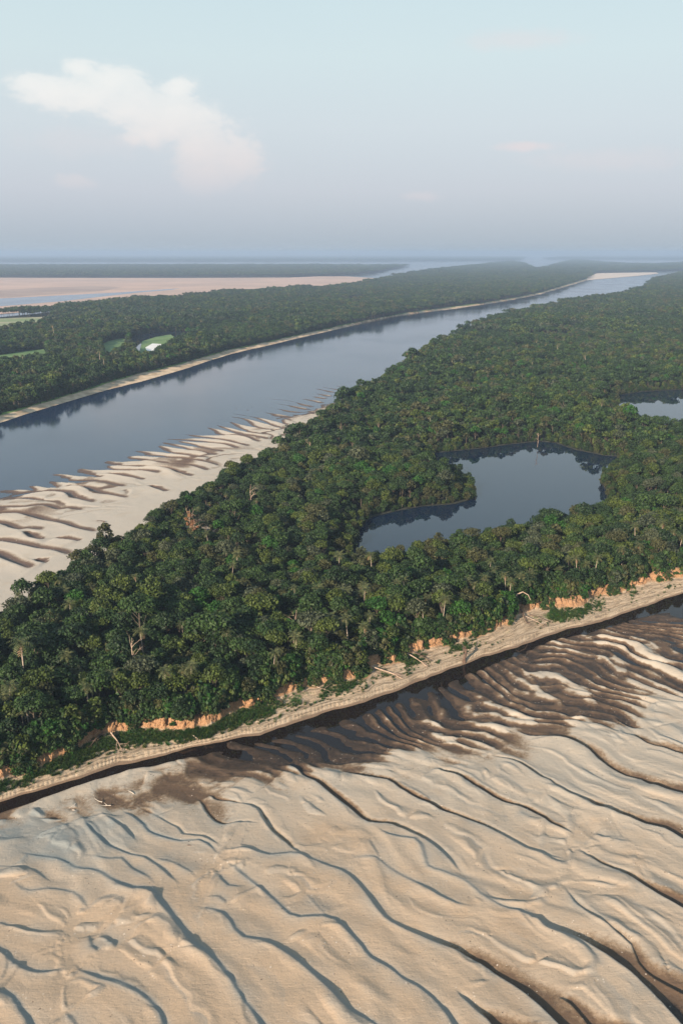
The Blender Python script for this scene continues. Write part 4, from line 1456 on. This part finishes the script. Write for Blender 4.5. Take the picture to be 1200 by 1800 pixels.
def proto_collection(name, meshes):
    c = bpy.data.collections.new(name)
    for i, me_ in enumerate(meshes):
        o = bpy.data.objects.new(f'{name}_{i:02d}', me_)
        c.objects.link(o)
    PROTO_COL[name] = c
    return c


def merged_tree(sh, v, lod, tone):
    (V, F, T), (tv, tf) = broadleaf_meshes(sh, v, lod)
    v2, f2 = join([(V, F), (tv, tf)])
    mi = np.concatenate([np.zeros(len(F)), np.ones(len(tf))])
    tn = np.concatenate([T, np.zeros(len(tv))])
    return mesh_np('tree', v2, f2, False, {'tone': tn}, [LEAF[tone], M_BARK], mi)


def patch_mesh(seed, tone_a, tone_b, size=40, n=26):
    rng = np.random.default_rng(seed)
    parts, T, MI = [], [], []
    for i in range(n):
        a, rad = i * 2.39996, size * .5 * math.sqrt((i + .5) / n)
        c = np.array([math.cos(a) * rad, math.sin(a) * rad, 0]) + rng.uniform(-2, 2, 3) * [1, 1, 0]
        r0 = rng.uniform(3.2, 5.4)
        zc = rng.uniform(8.5, 13.5)
        V, F, tn = crown_np(int(rng.integers(1e6)), r0, r0 * .85, 'dome', 9, 8, 1.15, zc)
        V = V + c
        # body below, so no sky shows between
        parts.append((V, F))
        T.append(tn)
        MI.append(np.full(len(F), 0 if rng.random() < .6 else 1))
    v2, f2 = join(parts)
    tr = [tube([(math.cos(k * 2.4) * size * .35, math.sin(k * 2.4) * size * .35, -1), (math.cos(k * 2.4) * size * .35, math.sin(k * 2.4) * size * .35, 9)], [.35, .2], 4) for k in range(6)]
    tv, tf = join(tr)
    v3, f3 = join([(v2, f2), (tv, tf)])
    MI.append(np.full(len(tf), 2))
    T.append(np.zeros(len(tv)))
    return mesh_np('tree_clump', v3, f3, False, {'tone': np.concatenate(T)}, [LEAF[tone_a], LEAF[tone_b], M_BARK], np.concatenate(MI))


def palm_merged(v):
    tr_, gr_, de_ = palm_np(100 + v, h=(12.5, 14.5, 11.0, 13.2)[v])
    V, F = join([gr_, de_, tr_])
    mi = np.concatenate([np.zeros(len(gr_[1])), np.ones(len(de_[1])), np.full(len(tr_[1]), 2)])
    tone = np.random.default_rng(v).uniform(0, 1, len(V))
    return mesh_np('palm', V, F, False, {'tone': tone}, [M_FROND, M_DEADFROND, M_PALMBARK], mi)


def gn_scatter(name, pts, rot, scl, idx, coll):
    me_ = bpy.data.meshes.new(name)
    me_.vertices.add(len(pts))
    me_.vertices.foreach_set('co', np.ascontiguousarray(pts, np.float32).ravel())
    for nm, typ, val in (('s_rot', 'FLOAT_VECTOR', rot), ('s_scl', 'FLOAT_VECTOR', scl)):
        a = me_.attributes.new(nm, typ, 'POINT')
        a.data.foreach_set('vector', np.ascontiguousarray(val, np.float32).ravel())
    a = me_.attributes.new('s_idx', 'INT', 'POINT')
    a.data.foreach_set('value', np.ascontiguousarray(idx, np.int32))
    me_.update()
    o = link(name, me_)
    ng = bpy.data.node_groups.new(name + '_nodes', 'GeometryNodeTree')
    ng.interface.new_socket('Geometry', in_out='INPUT', socket_type='NodeSocketGeometry')
    ng.interface.new_socket('Geometry', in_out='OUTPUT', socket_type='NodeSocketGeometry')
    n = ng.nodes
    gi, go = n.new('NodeGroupInput'), n.new('NodeGroupOutput')
    mp = n.new('GeometryNodeMeshToPoints')
    ip = n.new('GeometryNodeInstanceOnPoints')
    ci = n.new('GeometryNodeCollectionInfo')
    ci.inputs['Collection'].default_value = coll
    ci.inputs['Separate Children'].default_value = True
    ci.inputs['Reset Children'].default_value = True

    def na(nm, typ):
        q = n.new('GeometryNodeInputNamedAttribute')
        q.data_type = typ
        q.inputs['Name'].default_value = nm
        return next(s for s in q.outputs if s.enabled and s.name == 'Attribute')
    L = ng.links.new
    L(gi.outputs[0], mp.inputs[0])
    L(mp.outputs[0], ip.inputs['Points'])
    L(ci.outputs[0], ip.inputs['Instance'])
    ip.inputs['Pick Instance'].default_value = True
    L(na('s_idx', 'INT'), ip.inputs['Instance Index'])
    L(na('s_rot', 'FLOAT_VECTOR'), ip.inputs['Rotation'])
    L(na('s_scl', 'FLOAT_VECTOR'), ip.inputs['Scale'])
    L(ip.outputs[0], go.inputs[0])
    md = o.modifiers.new('scatter', 'NODES')
    md.node_group = ng
    return o


def jgrid(poly, step, dmin, dmax, holes, rng, margin=30):
    """jittered grid of points in poly, by distance from the camera foot, inside a widened view wedge"""
    P = np.array([[p[0], p[1]] for p in poly])
    x0, x1 = max(P[:, 0].min(), -.45 * dmax - margin), min(P[:, 0].max(), .45 * dmax + margin)
    y0, y1 = max(P[:, 1].min(), 90), min(P[:, 1].max(), dmax)
    if x1 <= x0 or y1 <= y0:
        return np.zeros((0, 2))
    gx, gy = np.meshgrid(np.arange(x0, x1, step), np.arange(y0, y1, step * .87))
    gx[1::2] += step * .5
    X = gx.ravel() + rng.uniform(-.38, .38, gx.size) * step
    Y = gy.ravel() + rng.uniform(-.38, .38, gx.size) * step
    D = Y
    k = (D >= dmin) & (D < dmax) & (np.abs(X) < .40 * (Y * CP + CAM_H * SP) + margin)
    X, Y = X[k], Y[k]
    k = inside(X, Y, poly)
    for h in holes:
        k &= ~inside(X, Y, h)
    return np.stack([X[k], Y[k]], 1)


rng = np.random.default_rng(77)
COMB = [(sh, v) for sh in SH for v in range(2)]


def make_lod(lod, name):
    ms = []
    for tone in TONES:
        for (sh, v) in COMB[:]:
            if tone in ('bright green',) and sh != 'domed':
                continue
            ms.append((tone, sh, merged_tree(sh, v, lod, tone)))
    pi = len(ms)
    for v in range(4):
        ms.append(('palm', 'palm', palm_merged(v)))
    return ms, proto_collection(name, [m_[2] for m_ in ms])


def edge_points(polys, step, inset, dmax, inner):
    out = []
    for poly in polys:
        pl = np.array([[p[0], p[1]] for p in poly] + [[poly[0][0], poly[0][1]]])
        for a, b in zip(pl[:-1], pl[1:]):
            L = np.linalg.norm(b - a)
            for k in range(int(L / step) + 1):
                p = a + (b - a) * (k * step / max(L, .1))
                if not (90 < p[1] < dmax) or abs(p[0]) > .40 * (p[1] * CP + CAM_H * SP) + 30:
                    continue
                nrm = np.array([-(b - a)[1], (b - a)[0]]) / max(L, .1)
                out.append((p + nrm * rng.uniform(.3, inset), p - nrm * rng.uniform(.3, inset)))
    if not out:
        return np.zeros((0, 2))
    A = np.array([o_[0] for o_ in out])
    B = np.array([o_[1] for o_ in out])
    sel = inner(A[:, 0], A[:, 1])
    return np.where(sel[:, None], A, B)


def scatter_forest(name, P, ms, coll, base_z, smul, label, palm_share=.016, edge=None, lakes=()):
    ne = 0 if edge is None else len(edge)
    if ne:
        P = np.vstack([P, edge])
    n = len(P)
    X, Y = P[:, 0], P[:, 1]
    q = fbm(X, Y, 70, 3, 400) + rng.uniform(-.25, .25, n)
    q2 = fbm(X, Y, 120, 2, 500)
    names = [m_[0] for m_ in ms]
    shp = [m_[1] for m_ in ms]
    tabs = []
    for wts in ((8, 4, .8, .6, .4, .12), (5, 6, 2, 1.2, .7, .15), (2.5, 4.5, 3.6, 2.2, 1.2, .2)):
        wv = np.array([dict(zip(TONES, wts)).get(a, 0) * {'domed': 4, 'spreading': .8, 'round': 3, 'narrow': 1.2, 'bushy': 1}.get(b, 0) * (5 if a == 'bright green' else 1) for a, b in zip(names, shp)])
        tabs.append(np.cumsum(wv / wv.sum()))
    u = rng.random(n)
    idx = np.zeros(n, int)
    for t_, m_ in ((0, q < -.15), (1, (q >= -.15) & (q < .15)), (2, q >= .15)):
        idx[m_] = np.minimum(np.searchsorted(tabs[t_], u[m_]), len(ms) - 1)
    palm = rng.random(n) < palm_share * np.clip(1 + 5 * q2, .1, 4)
    pids = [i for i, a in enumerate(names) if a == 'palm']
    idx[palm] = rng.choice(pids, palm.sum())
    if ne:
        bus = [i for i, (a, b) in enumerate(zip(names, shp)) if b == 'bushy' and a in ('deep green', 'mid green', 'olive', 'grey-green')]
        idx[-ne:] = rng.choice(bus, ne)
    s = rng.triangular(.55, .9, 1.3, n) * (1 + .35 * fbm(X, Y, 60, 2, 600)) * smul
    big = rng.random(n) < .05
    s[big] *= 1.35
    rot = np.stack([rng.uniform(-.06, .06, n), rng.uniform(-.06, .06, n), rng.uniform(0, 6.28, n)], 1)
    if lakes:
        dl = np.full(n, 1e9)
        for lk in lakes:
            pl = np.array([[p[0], p[1]] for p in lk] + [[lk[0][0], lk[0][1]]])
            ii, d_, _, _ = line_dist(X, Y, pl, 20)
            dl[ii] = np.minimum(dl[ii], np.abs(d_))
        bus = [i for i, (a, b) in enumerate(zip(names, shp)) if b == 'bushy' and a in ('deep green', 'mid green', 'olive', 'yellow-green')]
        nb = dl < 10
        idx[nb] = rng.choice(bus, nb.sum())
        s = s * (.60 + .40 * sstep(dl, 3, 17))
    zz = base_z + fbm(X, Y, 40, 2, 700) * (3.5 if not lakes else 3.5 * sstep(dl, 3, 20)) + rng.uniform(-2.0, 1.2, n)
    if ne:
        zz[-ne:] = base_z - 1.2
        s[-ne:] *= rng.uniform(.6, .95, ne)
    scl = np.stack([s, s, s * rng.uniform(.88, 1.12, n)], 1)
    o = gn_scatter(name, np.stack([X, Y, zz], 1), rot, scl, idx, coll)
    tag(o, label, kind='stuff')
    return o


ms0, c0 = make_lod(0, 'near_tree')
ms1, c1 = make_lod(1, 'mid_tree')
P = jgrid(P_ISLE, 4.15, 0, 520, [LAKE1, LAKE2], rng)
# keep clear of the trees that stand as objects
PT = np.array(placed)
keep = np.ones(len(P), bool)
strip = [Vector(T2[i]) for i in range(0, 1300, 10)] + [Vector(T2[i] + NN[i] * (ROW_D * (ROWS - 1) + 3.5)) for i in range(1299, -1, -10)]
ins = inside(P[:, 0], P[:, 1], strip)
vis = np.abs(P[:, 0]) < .392 * (P[:, 1] * CP + (CAM_H - 12) * SP) + 4
keep &= ~(ins & vis)
# also beside the frame down to the bluff
extra = jgrid(strip, 4.6, 0, 520, [], rng)
ev = np.abs(extra[:, 0]) >= .392 * (extra[:, 1] * CP + (CAM_H - 12) * SP) + 4
P = P[keep]
P = np.vstack([P, extra[ev]])
print('near trees', len(P))
in_isle = lambda X, Y: inside(X, Y, P_ISLE) & ~inside(X, Y, LAKE1) & ~inside(X, Y, LAKE2)
EDG = edge_points([LAKE1, LAKE2, wpoly(ISLAND_FAR)], 2.6, 3.0, 1300, in_isle)
EDG = EDG[in_isle(EDG[:, 0], EDG[:, 1])]
EDF = edge_points([[Vector(p[:2]) for p in B_[::4]]] + CLEAR, 3.0, 4.0, 1500, lambda X, Y: inside(X, Y, FBP))
EDF = EDF[inside(EDF[:, 0], EDF[:, 1], FBP)]
scatter_forest('forest', P, ms0, c0, 1.8, .76, 'dense mixed rainforest canopy of the island around the lake', edge=EDG, lakes=(LAKE1, LAKE2))
P = jgrid(P_ISLE, 4.7, 520, 1300, [LAKE1, LAKE2], rng, 40)
print('mid trees', len(P))
scatter_forest('forest', P, ms1, c1, 1.8, .80, 'rainforest canopy of the island beyond the lakes', .012, lakes=(LAKE1, LAKE2))
P = jgrid(FBP, 5.0, 0, 1500, CLEAR, rng, 60)
print('far bank trees', len(P))
scatter_forest('forest', P, ms1, c1, 2.2, .88, 'dark rainforest on the far bank of the river', .01, edge=EDF)

pm = [patch_mesh(900 + i, *t_) for i, t_ in enumerate([('deep green', 'mid green'), ('mid green', 'olive'), ('deep green', 'olive'), ('mid green', 'yellow-green'), ('deep green', 'grey-green'), ('mid green', 'deep green')])]
cp_ = proto_collection('tree_clump', pm)


def scatter_patches(name, P, z, smul, label):
    n = len(P)
    rot = np.zeros((n, 3))
    rot[:, 2] = rng.uniform(0, 6.28, n)
    s = rng.uniform(.85, 1.15, n) * smul
    scl = np.stack([s, s, s * rng.uniform(.8, 1.15, n) / max(1, smul) ** .7], 1)
    zz = z + rng.uniform(-2.0, 1.0, n) + fbm(P[:, 0], P[:, 1], 200, 2, 3) * 3
    o = gn_scatter(name, np.stack([P[:, 0], P[:, 1], zz], 1), rot, scl, rng.integers(0, len(pm), n), cp_)
    tag(o, label, kind='stuff')


P = jgrid(P_ISLE, 30, 1300, 9000, [], rng, 80)
P2 = jgrid(FBP, 30, 1500, 4500, CLEAR, rng, 120)
P3 = jgrid(FBP, 42, 4500, 16000, [], rng, 200)
P4 = jgrid(BANDB, 40, 3000, 16000, [], rng, 200)
print('patches', len(P), len(P2), len(P3), len(P4))
scatter_patches('forest', P, 2, 1.0, 'hazy rainforest at the upstream end of the island')
scatter_patches('forest', P2, 2, 1.0, 'hazy rainforest on the far bank between river and mud flat')
scatter_patches('forest', P3, 1.5, 1.5, 'blue hazy forest near the river bend')
scatter_patches('forest', P4, 1.5, 1.5, 'strip of blue hazy forest beyond the mud flat')
P5 = np.vstack([jgrid(BANDC, 130, 9000, 32000, [], rng, 400), jgrid(BANDD, 130, 9000, 32000, [], rng, 400)])
print('horizon', len(P5))
scatter_patches('forest', P5, 1.0, 4.5, 'thin line of forest at the hazy horizon')

# ------------------------------------------------------------------ undergrowth and grass on the river bank
def bush_mesh(seed, tone):
    V, F, T = crown_np(seed, 1.15, 1.1, 'ball', 9, 26, .26, .8)
    return mesh_np('shrub', V, F, False, {'tone': T}, [LEAF[tone]])


bushes = [bush_mesh(300 + i, t_) for i, t_ in enumerate(('mid green', 'bright green', 'yellow-green', 'deep green', 'mid green', 'olive'))]
cb = proto_collection('shrub_form', bushes)
pts, rot, scl, idx = [], [], [], []
rb = np.random.default_rng(4)
px_arr = BANK['px']
for i in range(0, 1300):
    px = px_arr[i]
    if px < -120 or px > 1330:
        continue
    vg = BANK['veg'][i]
    k = 5 if vg > .16 else (1.5 if vg > 0 else .35)
    for _ in range(rb.poisson(k * .55)):
        t = rb.uniform(-.2, 1.0) if vg > .1 else rb.uniform(.75, 1.25)
        p = BANK['F'][i] * (1 - t) + BANK['T'][i] * t + rb.uniform(-.5, .5, 2)
        z = Z_FOOT + (Z_TOP - Z_FOOT) * max(0, min(1, t)) ** .75
        s = rb.uniform(.5, 1.3) * (1 if t > .5 else .7)
        pts.append((p[0], p[1], z - .3))
        rot.append((0, 0, rb.uniform(0, 6.28)))
        scl.append((s, s, s * rb.uniform(.8, 1.3)))
        idx.append(rb.integers(0, 6))
    # edge of the forest: a wall of leaves down to the bluff
    for _ in range(rb.poisson(1.6)):
        p = BANK['T'][i] + BANK['n'][i] * rb.uniform(.4, 3.5)
        s = rb.uniform(1.0, 2.1)
        pts.append((p[0], p[1], Z_TOP + rb.uniform(-.6, 1.8)))
        rot.append((0, 0, rb.uniform(0, 6.28)))
        scl.append((s, s, s * rb.uniform(.9, 1.5)))
        idx.append(rb.integers(0, 6))
print('bushes', len(pts))
tag(gn_scatter('undergrowth', pts, rot, scl, idx, cb), 'green undergrowth tumbling over the orange bluff', kind='stuff')


def tuft_mesh(seed, tone):
    rg = np.random.default_rng(seed)
    n = 26
    a = rg.uniform(0, 6.28, n)
    r_ = rg.uniform(0, .35, n)
    V, F = [], []
    for i in range(n):
        b = np.array([math.cos(a[i]) * r_[i], math.sin(a[i]) * r_[i], 0])
        d = np.array([math.cos(a[i]), math.sin(a[i]), 0]) * rg.uniform(.05, .3)
        sd = np.array([-math.sin(a[i]), math.cos(a[i]), 0]) * .05
        h = rg.uniform(.2, .5)
        n0 = len(V)
        V += [b - sd, b + sd, b + sd * .4 + d + [0, 0, h], b - sd * .4 + d + [0, 0, h]]
        F.append((n0, n0 + 1, n0 + 2, n0 + 3))
    return mesh_np('tuft', np.array(V), np.array(F), False, {'tone': np.repeat(rg.uniform(0, 1, n), 4)}, [LEAF[tone]])


ct = proto_collection('tuft_form', [tuft_mesh(i, t_) for i, t_ in enumerate(('mid green', 'bright green', 'yellow-green'))])
pts, rot, scl, idx = [], [], [], []
for i in range(0, 1300):
    px = px_arr[i]
    for _ in range(rb.poisson(14 * max(0, BANK['green'][i]))):
        t = rb.normal(.72, .17)
        if t < .22 or t > 1.02:
            continue
        p = BANK['W'][i] * (1 - t) + BANK['F'][i] * t + rb.uniform(-.3, .3, 2)
        g = float(fbm(np.array([S1[i]]), np.array([t * 12]), 9, 3, 51)[0])
        if g + (BANK['green'][i] - .5) * .8 < rb.uniform(-.25, .25):
            continue
        s = rb.uniform(.6, 1.5)
        pts.append((p[0], p[1], Z_FOOT * t))
        rot.append((0, 0, rb.uniform(0, 6.28)))
        scl.append((s, s, s))
        idx.append(rb.integers(0, 3))
print('tufts', len(pts))
tag(gn_scatter('grass', pts, rot, scl, idx, ct), 'green grass growing in patches on the sandy bank', kind='stuff')


# ------------------------------------------------------------------ fallen and dead wood
def limb(rng_, p0, d, L, r, depth, parts, droop=.0):
    pts = [np.array(p0, float)]
    d = np.array(d, float)
    d /= np.linalg.norm(d)
    n = 5
    for k in range(n):
        d = d + rng_.normal(0, .13, 3) + np.array([0, 0, -droop])
        d /= np.linalg.norm(d)
        pts.append(pts[-1] + d * L / n)
    rad = [r * (1 - .75 * k / n) for k in range(n + 1)]
    parts.append(tube(pts, rad, 6))
    if depth > 0:
        for j in range(3 if depth > 1 else 2):
            k = int(rng_.integers(2, n + 1))
            nd = d + rng_.normal(0, .65, 3)
            limb(rng_, pts[k], nd, L * rng_.uniform(.35, .6), rad[k] * .75, depth - 1, parts, droop)


def ground_z(px, py):
    """height of the bank surface under a photo pixel"""
    wy = np.interp(px, [p[0] for p in WATER], [p[1] for p in WATER])
    fy = np.interp(px, [p[0] for p in FOOT], [p[1] for p in FOOT])
    t = (wy - py) / max(1, wy - fy)
    return Z_FOOT * max(0, min(1.3, t))


def fallen(name, cat, label, a, b, r, mat, seed, branches=2, lift=.25, group=None, za=None, zb=None):
    """a trunk lying from photo pixel a (root end) to b (crown end)"""
    rng_ = np.random.default_rng(seed)
    za = ground_z(*a) if za is None else za
    zb = ground_z(*b) if zb is None else zb
    A = np.array(at(a[0], a[1], za))
    B = np.array(at(b[0], b[1], zb))
    root = bpy.data.objects.new(name, None)
    root.location = tuple(A)
    COL.objects.link(root)
    tag(root, label, cat, group)
    d = B - A
    L = np.linalg.norm(d)
    n = 7
    side = np.cross(d / L, [0, 0, 1])
    pts = [d * k / n + side * math.sin(k * .9 + seed) * L * .02 + np.array([0, 0, r * .6 + lift * math.sin(math.pi * k / n)]) for k in range(n + 1)]
    tv, tf = tube(pts, [r * (1.15 - .75 * k / n) for k in range(n + 1)], 8)
    link('trunk', mesh_np('log', tv, tf), mat, root)
    for j in range(branches):
        parts = []
        k = int(rng_.integers(n // 2, n))
        limb(rng_, pts[k], d / L + rng_.normal(0, .6, 3) * [1, 1, .5] + [0, 0, .25], L * rng_.uniform(.25, .45), r * .45, 2, parts, .03)
        link('branch', mesh_np('branch', *join(parts)), mat, root)
    parts = []
    for j in range(6):
        limb(rng_, (0, 0, r), -d / L * .5 + rng_.normal(0, .8, 3), r * rng_.uniform(3, 6), r * .35, 1, parts, .02)
    link('root_plate', mesh_np('roots', *join(parts)), M_DARKWOOD, root)
    return root


GW = 'fallen trees on the sandy bank'
fallen('fallen_tree', 'fallen tree', 'long pale fallen trunk sloping off the bluff onto sand, left of the stump', (653, 1172), (712, 1196), 0.23, M_DEADWOOD, 1, 3, group=GW, za=2.6)
fallen('fallen_tree', 'fallen tree', 'straight pale trunk fallen from the bluff toward the water, just left of the dark stump', (706, 1145), (752, 1172), 0.20, M_DEADWOOD, 2, 3, group=GW, za=3.2)
fallen('fallen_tree', 'fallen tree', 'brown fallen trunk lying beside the straight pale one below the bluff', (712, 1142), (760, 1163), 0.18, M_DARKWOOD, 3, 3, group=GW, za=3.2)
fallen('fallen_tree', 'fallen tree', 'thin forked pale branch lying below the bluff near the bank centre', (542, 1204), (580, 1216), 0.12, M_DEADWOOD, 4, 2, group=GW)
fallen('fallen_tree', 'fallen tree', 'short reddish log on the sand beside the green patch', (336, 1292), (352, 1304), 0.20, M_DEADWOOD, 5, 0, group=GW)
fallen('fallen_tree', 'fallen tree', 'dark tangle of branches under the bluff, largest dead crown at the left', (180, 1290), (158, 1313), 0.19, M_DARKWOOD, 6, 5, group=GW, za=3.0)
fallen('fallen_tree', 'fallen tree', 'reddish bare fallen crown on the grass slope beside the dark tangle', (196, 1288), (214, 1318), 0.20, M_DEADWOOD, 7, 5, group=GW, za=3.0)
fallen('fallen_tree', 'fallen tree', 'small dark branch heap under the bluff beside the bright green patch', (302, 1278), (316, 1290), 0.11, M_DARKWOOD, 8, 4, group=GW)
fallen('fallen_tree', 'fallen tree', 'fallen tree with upturned roots at the break in the bluff', (912, 1068), (926, 1096), 0.23, M_DARKWOOD, 9, 5, group=GW, za=3.6)
fallen('fallen_tree', 'fallen tree', 'long bare trunk leaning down from the broken bluff over brown brush', (920, 1083), (956, 1100), 0.15, M_DEADWOOD, 10, 4, group=GW, za=2.6)
fallen('fallen_tree', 'fallen tree', 'pale forked branch lying on grass below the widest orange bluff', (984, 1066), (1000, 1080), 0.12, M_DEADWOOD, 11, 2, group=GW)
fallen('fallen_tree', 'fallen tree', 'dark snag at the foot of the leftmost bluff', (18, 1356), (30, 1374), 0.11, M_DARKWOOD, 12, 3, group=GW)
fallen('fallen_tree', 'fallen tree', 'brown brush heap spread on the sand right of the upturned roots', (930, 1080), (966, 1094), 0.12, M_DARKWOOD, 13, 6, group=GW)
fallen('fallen_tree', 'fallen tree', 'reddish branch heap under the bluff above the dark water fingers', (486, 1228), (500, 1238), 0.10, M_DARKWOOD, 14, 4, group=GW)

# the dark stump standing at the water's edge
rng_ = np.random.default_rng(21)
A = at(815, 1163, .5)
root = bpy.data.objects.new('tree_stump', None)
root.location = A
COL.objects.link(root)
tag(root, 'dark leaning stump standing alone on the pale sandy bank', 'stump')
tv, tf = tube([(0, 0, -.4), (.1, .3, 1.2), (.5, .5, 2.6), (.5, .9, 3.7)], [.6, .45, .42, .5], 9)
link('trunk', mesh_np('stump', tv, tf), M_DARKWOOD, root)
parts = []
for j in range(6):
    limb(rng_, (.5, .9, 3.5), rng_.normal(0, 1, 3) + [0, 0, .7], 1.4, .2, 1, parts)
link('broken_limbs', mesh_np('limbs', *join(parts)), M_DARKWOOD, root)

# the bent pale trunk arching out of the trees
root = bpy.data.objects.new('bent_trunk', None)
A = at(905, 1072, 4.5)
root.location = A
COL.objects.link(root)
tag(root, 'pale bare trunk bent in an arch above the upturned roots', 'dead tree')
arch = [(0, 0, 0), (-.6, 0, 3), (.3, .2, 5.5), (2.2, .2, 6.4), (4.0, 0, 5.4), (4.9, 0, 3.6)]
tv, tf = tube(arch, [.28, .25, .22, .2, .16, .1], 8)
link('trunk', mesh_np('arch', tv, tf), M_DEADWOOD, root)

# standing dead trees inside the canopy
DEAD = [(333, 905, 17, 'rust-brown dead tree standing above the canopy by the pale sandbar'), (341, 925, 13, 'small orange dead snag beside the rust-brown dead tree'),
        (545, 775, 15, 'bare pale tree in the canopy above the pale sandbar tip'), (945, 768, 9, 'bare pale tree on the far shore of the lake'),
        (232, 1135, 15, 'white bare branches rising from the canopy above the left bank'), (520, 1085, 14, 'bare grey tree among palms behind the bank centre'),
        (440, 860, 14, 'leafless pale tree in the canopy right of the rust-brown one')]
for i, (px, py, h, lab) in enumerate(DEAD):
    rng_ = np.random.default_rng(40 + i)
    g = at(px, py, h)
    root = bpy.data.objects.new('dead_tree', None)
    root.location = (g[0], g[1], 2.4)
    COL.objects.link(root)
    tag(root, lab, 'dead tree', 'dead trees standing in the forest')
    tv, tf = tube([(0, 0, 0), (.2, .1, h * .4), (-.1, 0, h * .75), (.2, 0, h)], [.22, .18, .13, .05], 7)
    link('trunk', mesh_np('dead_trunk', tv, tf), M_DEADWOOD, root)
    for j in range(5):
        parts = []
        a = rng_.uniform(0, 6.28)
        limb(rng_, (0, 0, h * rng_.uniform(.5, .85)), (math.cos(a), math.sin(a), 1.0), h * .26, .085, 2, parts)
        link('branch', mesh_np('branch', *join(parts)), M_DEADWOOD, root)
    if i < 2:
        V, F, T = crown_np(70 + i, 2.2, 4.0, 'column', 9, 30, .35, h * .72)
        link('dead_leaves', mesh_np('dead_leaves', V, F, False, {'tone': T}), M_DEADLEAF, root)

# bleached driftwood lying about on the sandbar
DRIFT = [(133, 1413, 'curled bleached driftwood on the brown flat near the channel, left of a pair'), (180, 1410, 'pale driftwood arc on the brown flat, right of a pair'),
         (127, 1424, 'short white driftwood stick below the pair on the brown flat'), (236, 1396, 'forked white branch lying on damp sand left of the dark fan'),
         (183, 1661, 'small pale stick in the curled hollow of the left sandbar'), (330, 1486, 'dark twig on the smooth sand beside a winding ridge'),
         (195, 1416, 'pale wood crumb beside the forked white branch'), (185, 917, 'dark snag lying on the pale sandbar by the forest edge')]
for i, (px, py, lab) in enumerate(DRIFT):
    rng_ = np.random.default_rng(80 + i)
    far = py < 1000
    z = 1.5 if py > 1450 or far else .9
    root = bpy.data.objects.new('driftwood', None)
    root.location = at(px, py, z)
    COL.objects.link(root)
    tag(root, lab, 'driftwood', 'driftwood on the sandbars')
    parts = []
    k = 2.2 if far else 1.0
    a = rng_.uniform(0, 6.28)
    limb(rng_, (0, 0, .05), (math.cos(a), math.sin(a) * .4, .05), 1.9 * k, .11 * k, 2 if i in (3, 7) else 1, parts, .02)
    link('stem', mesh_np('stem', *join(parts)), M_DARKWOOD if i in (5, 7) else simple_mat('bleached_wood', (.5, .42, .34), (.65, .57, .48), 2), root)

# ------------------------------------------------------------------ haze: one closed box of thin even air
me = bpy.data.meshes.new('haze')
x, y0, y1, z0, z1 = 42000, -800, 42000, -4.0, 150.0
me.from_pydata([(-x, y0, z0), (x, y0, z0), (x, y1, z0), (-x, y1, z0), (-x, y0, z1), (x, y0, z1), (x, y1, z1), (-x, y1, z1)], [],
               [(0, 3, 2, 1), (4, 5, 6, 7), (0, 1, 5, 4), (1, 2, 6, 5), (2, 3, 7, 6), (3, 0, 4, 7)])
hm = bpy.data.materials.new('haze_air')
hm.use_nodes = True
ht = NT(hm.node_tree)
ht.n.clear()
pv = ht.new('ShaderNodeVolumePrincipled')
pv.inputs['Color'].default_value = (.38, .50, .68, 1)
pv.inputs['Density'].default_value = 1.15e-4
pv.inputs['Anisotropy'].default_value = 0.0
ho = ht.new('ShaderNodeOutputMaterial')
ht.l.new(pv.outputs[0], ho.inputs['Volume'])
tag(link('haze', me, hm), 'thin blue river haze', kind='stuff')
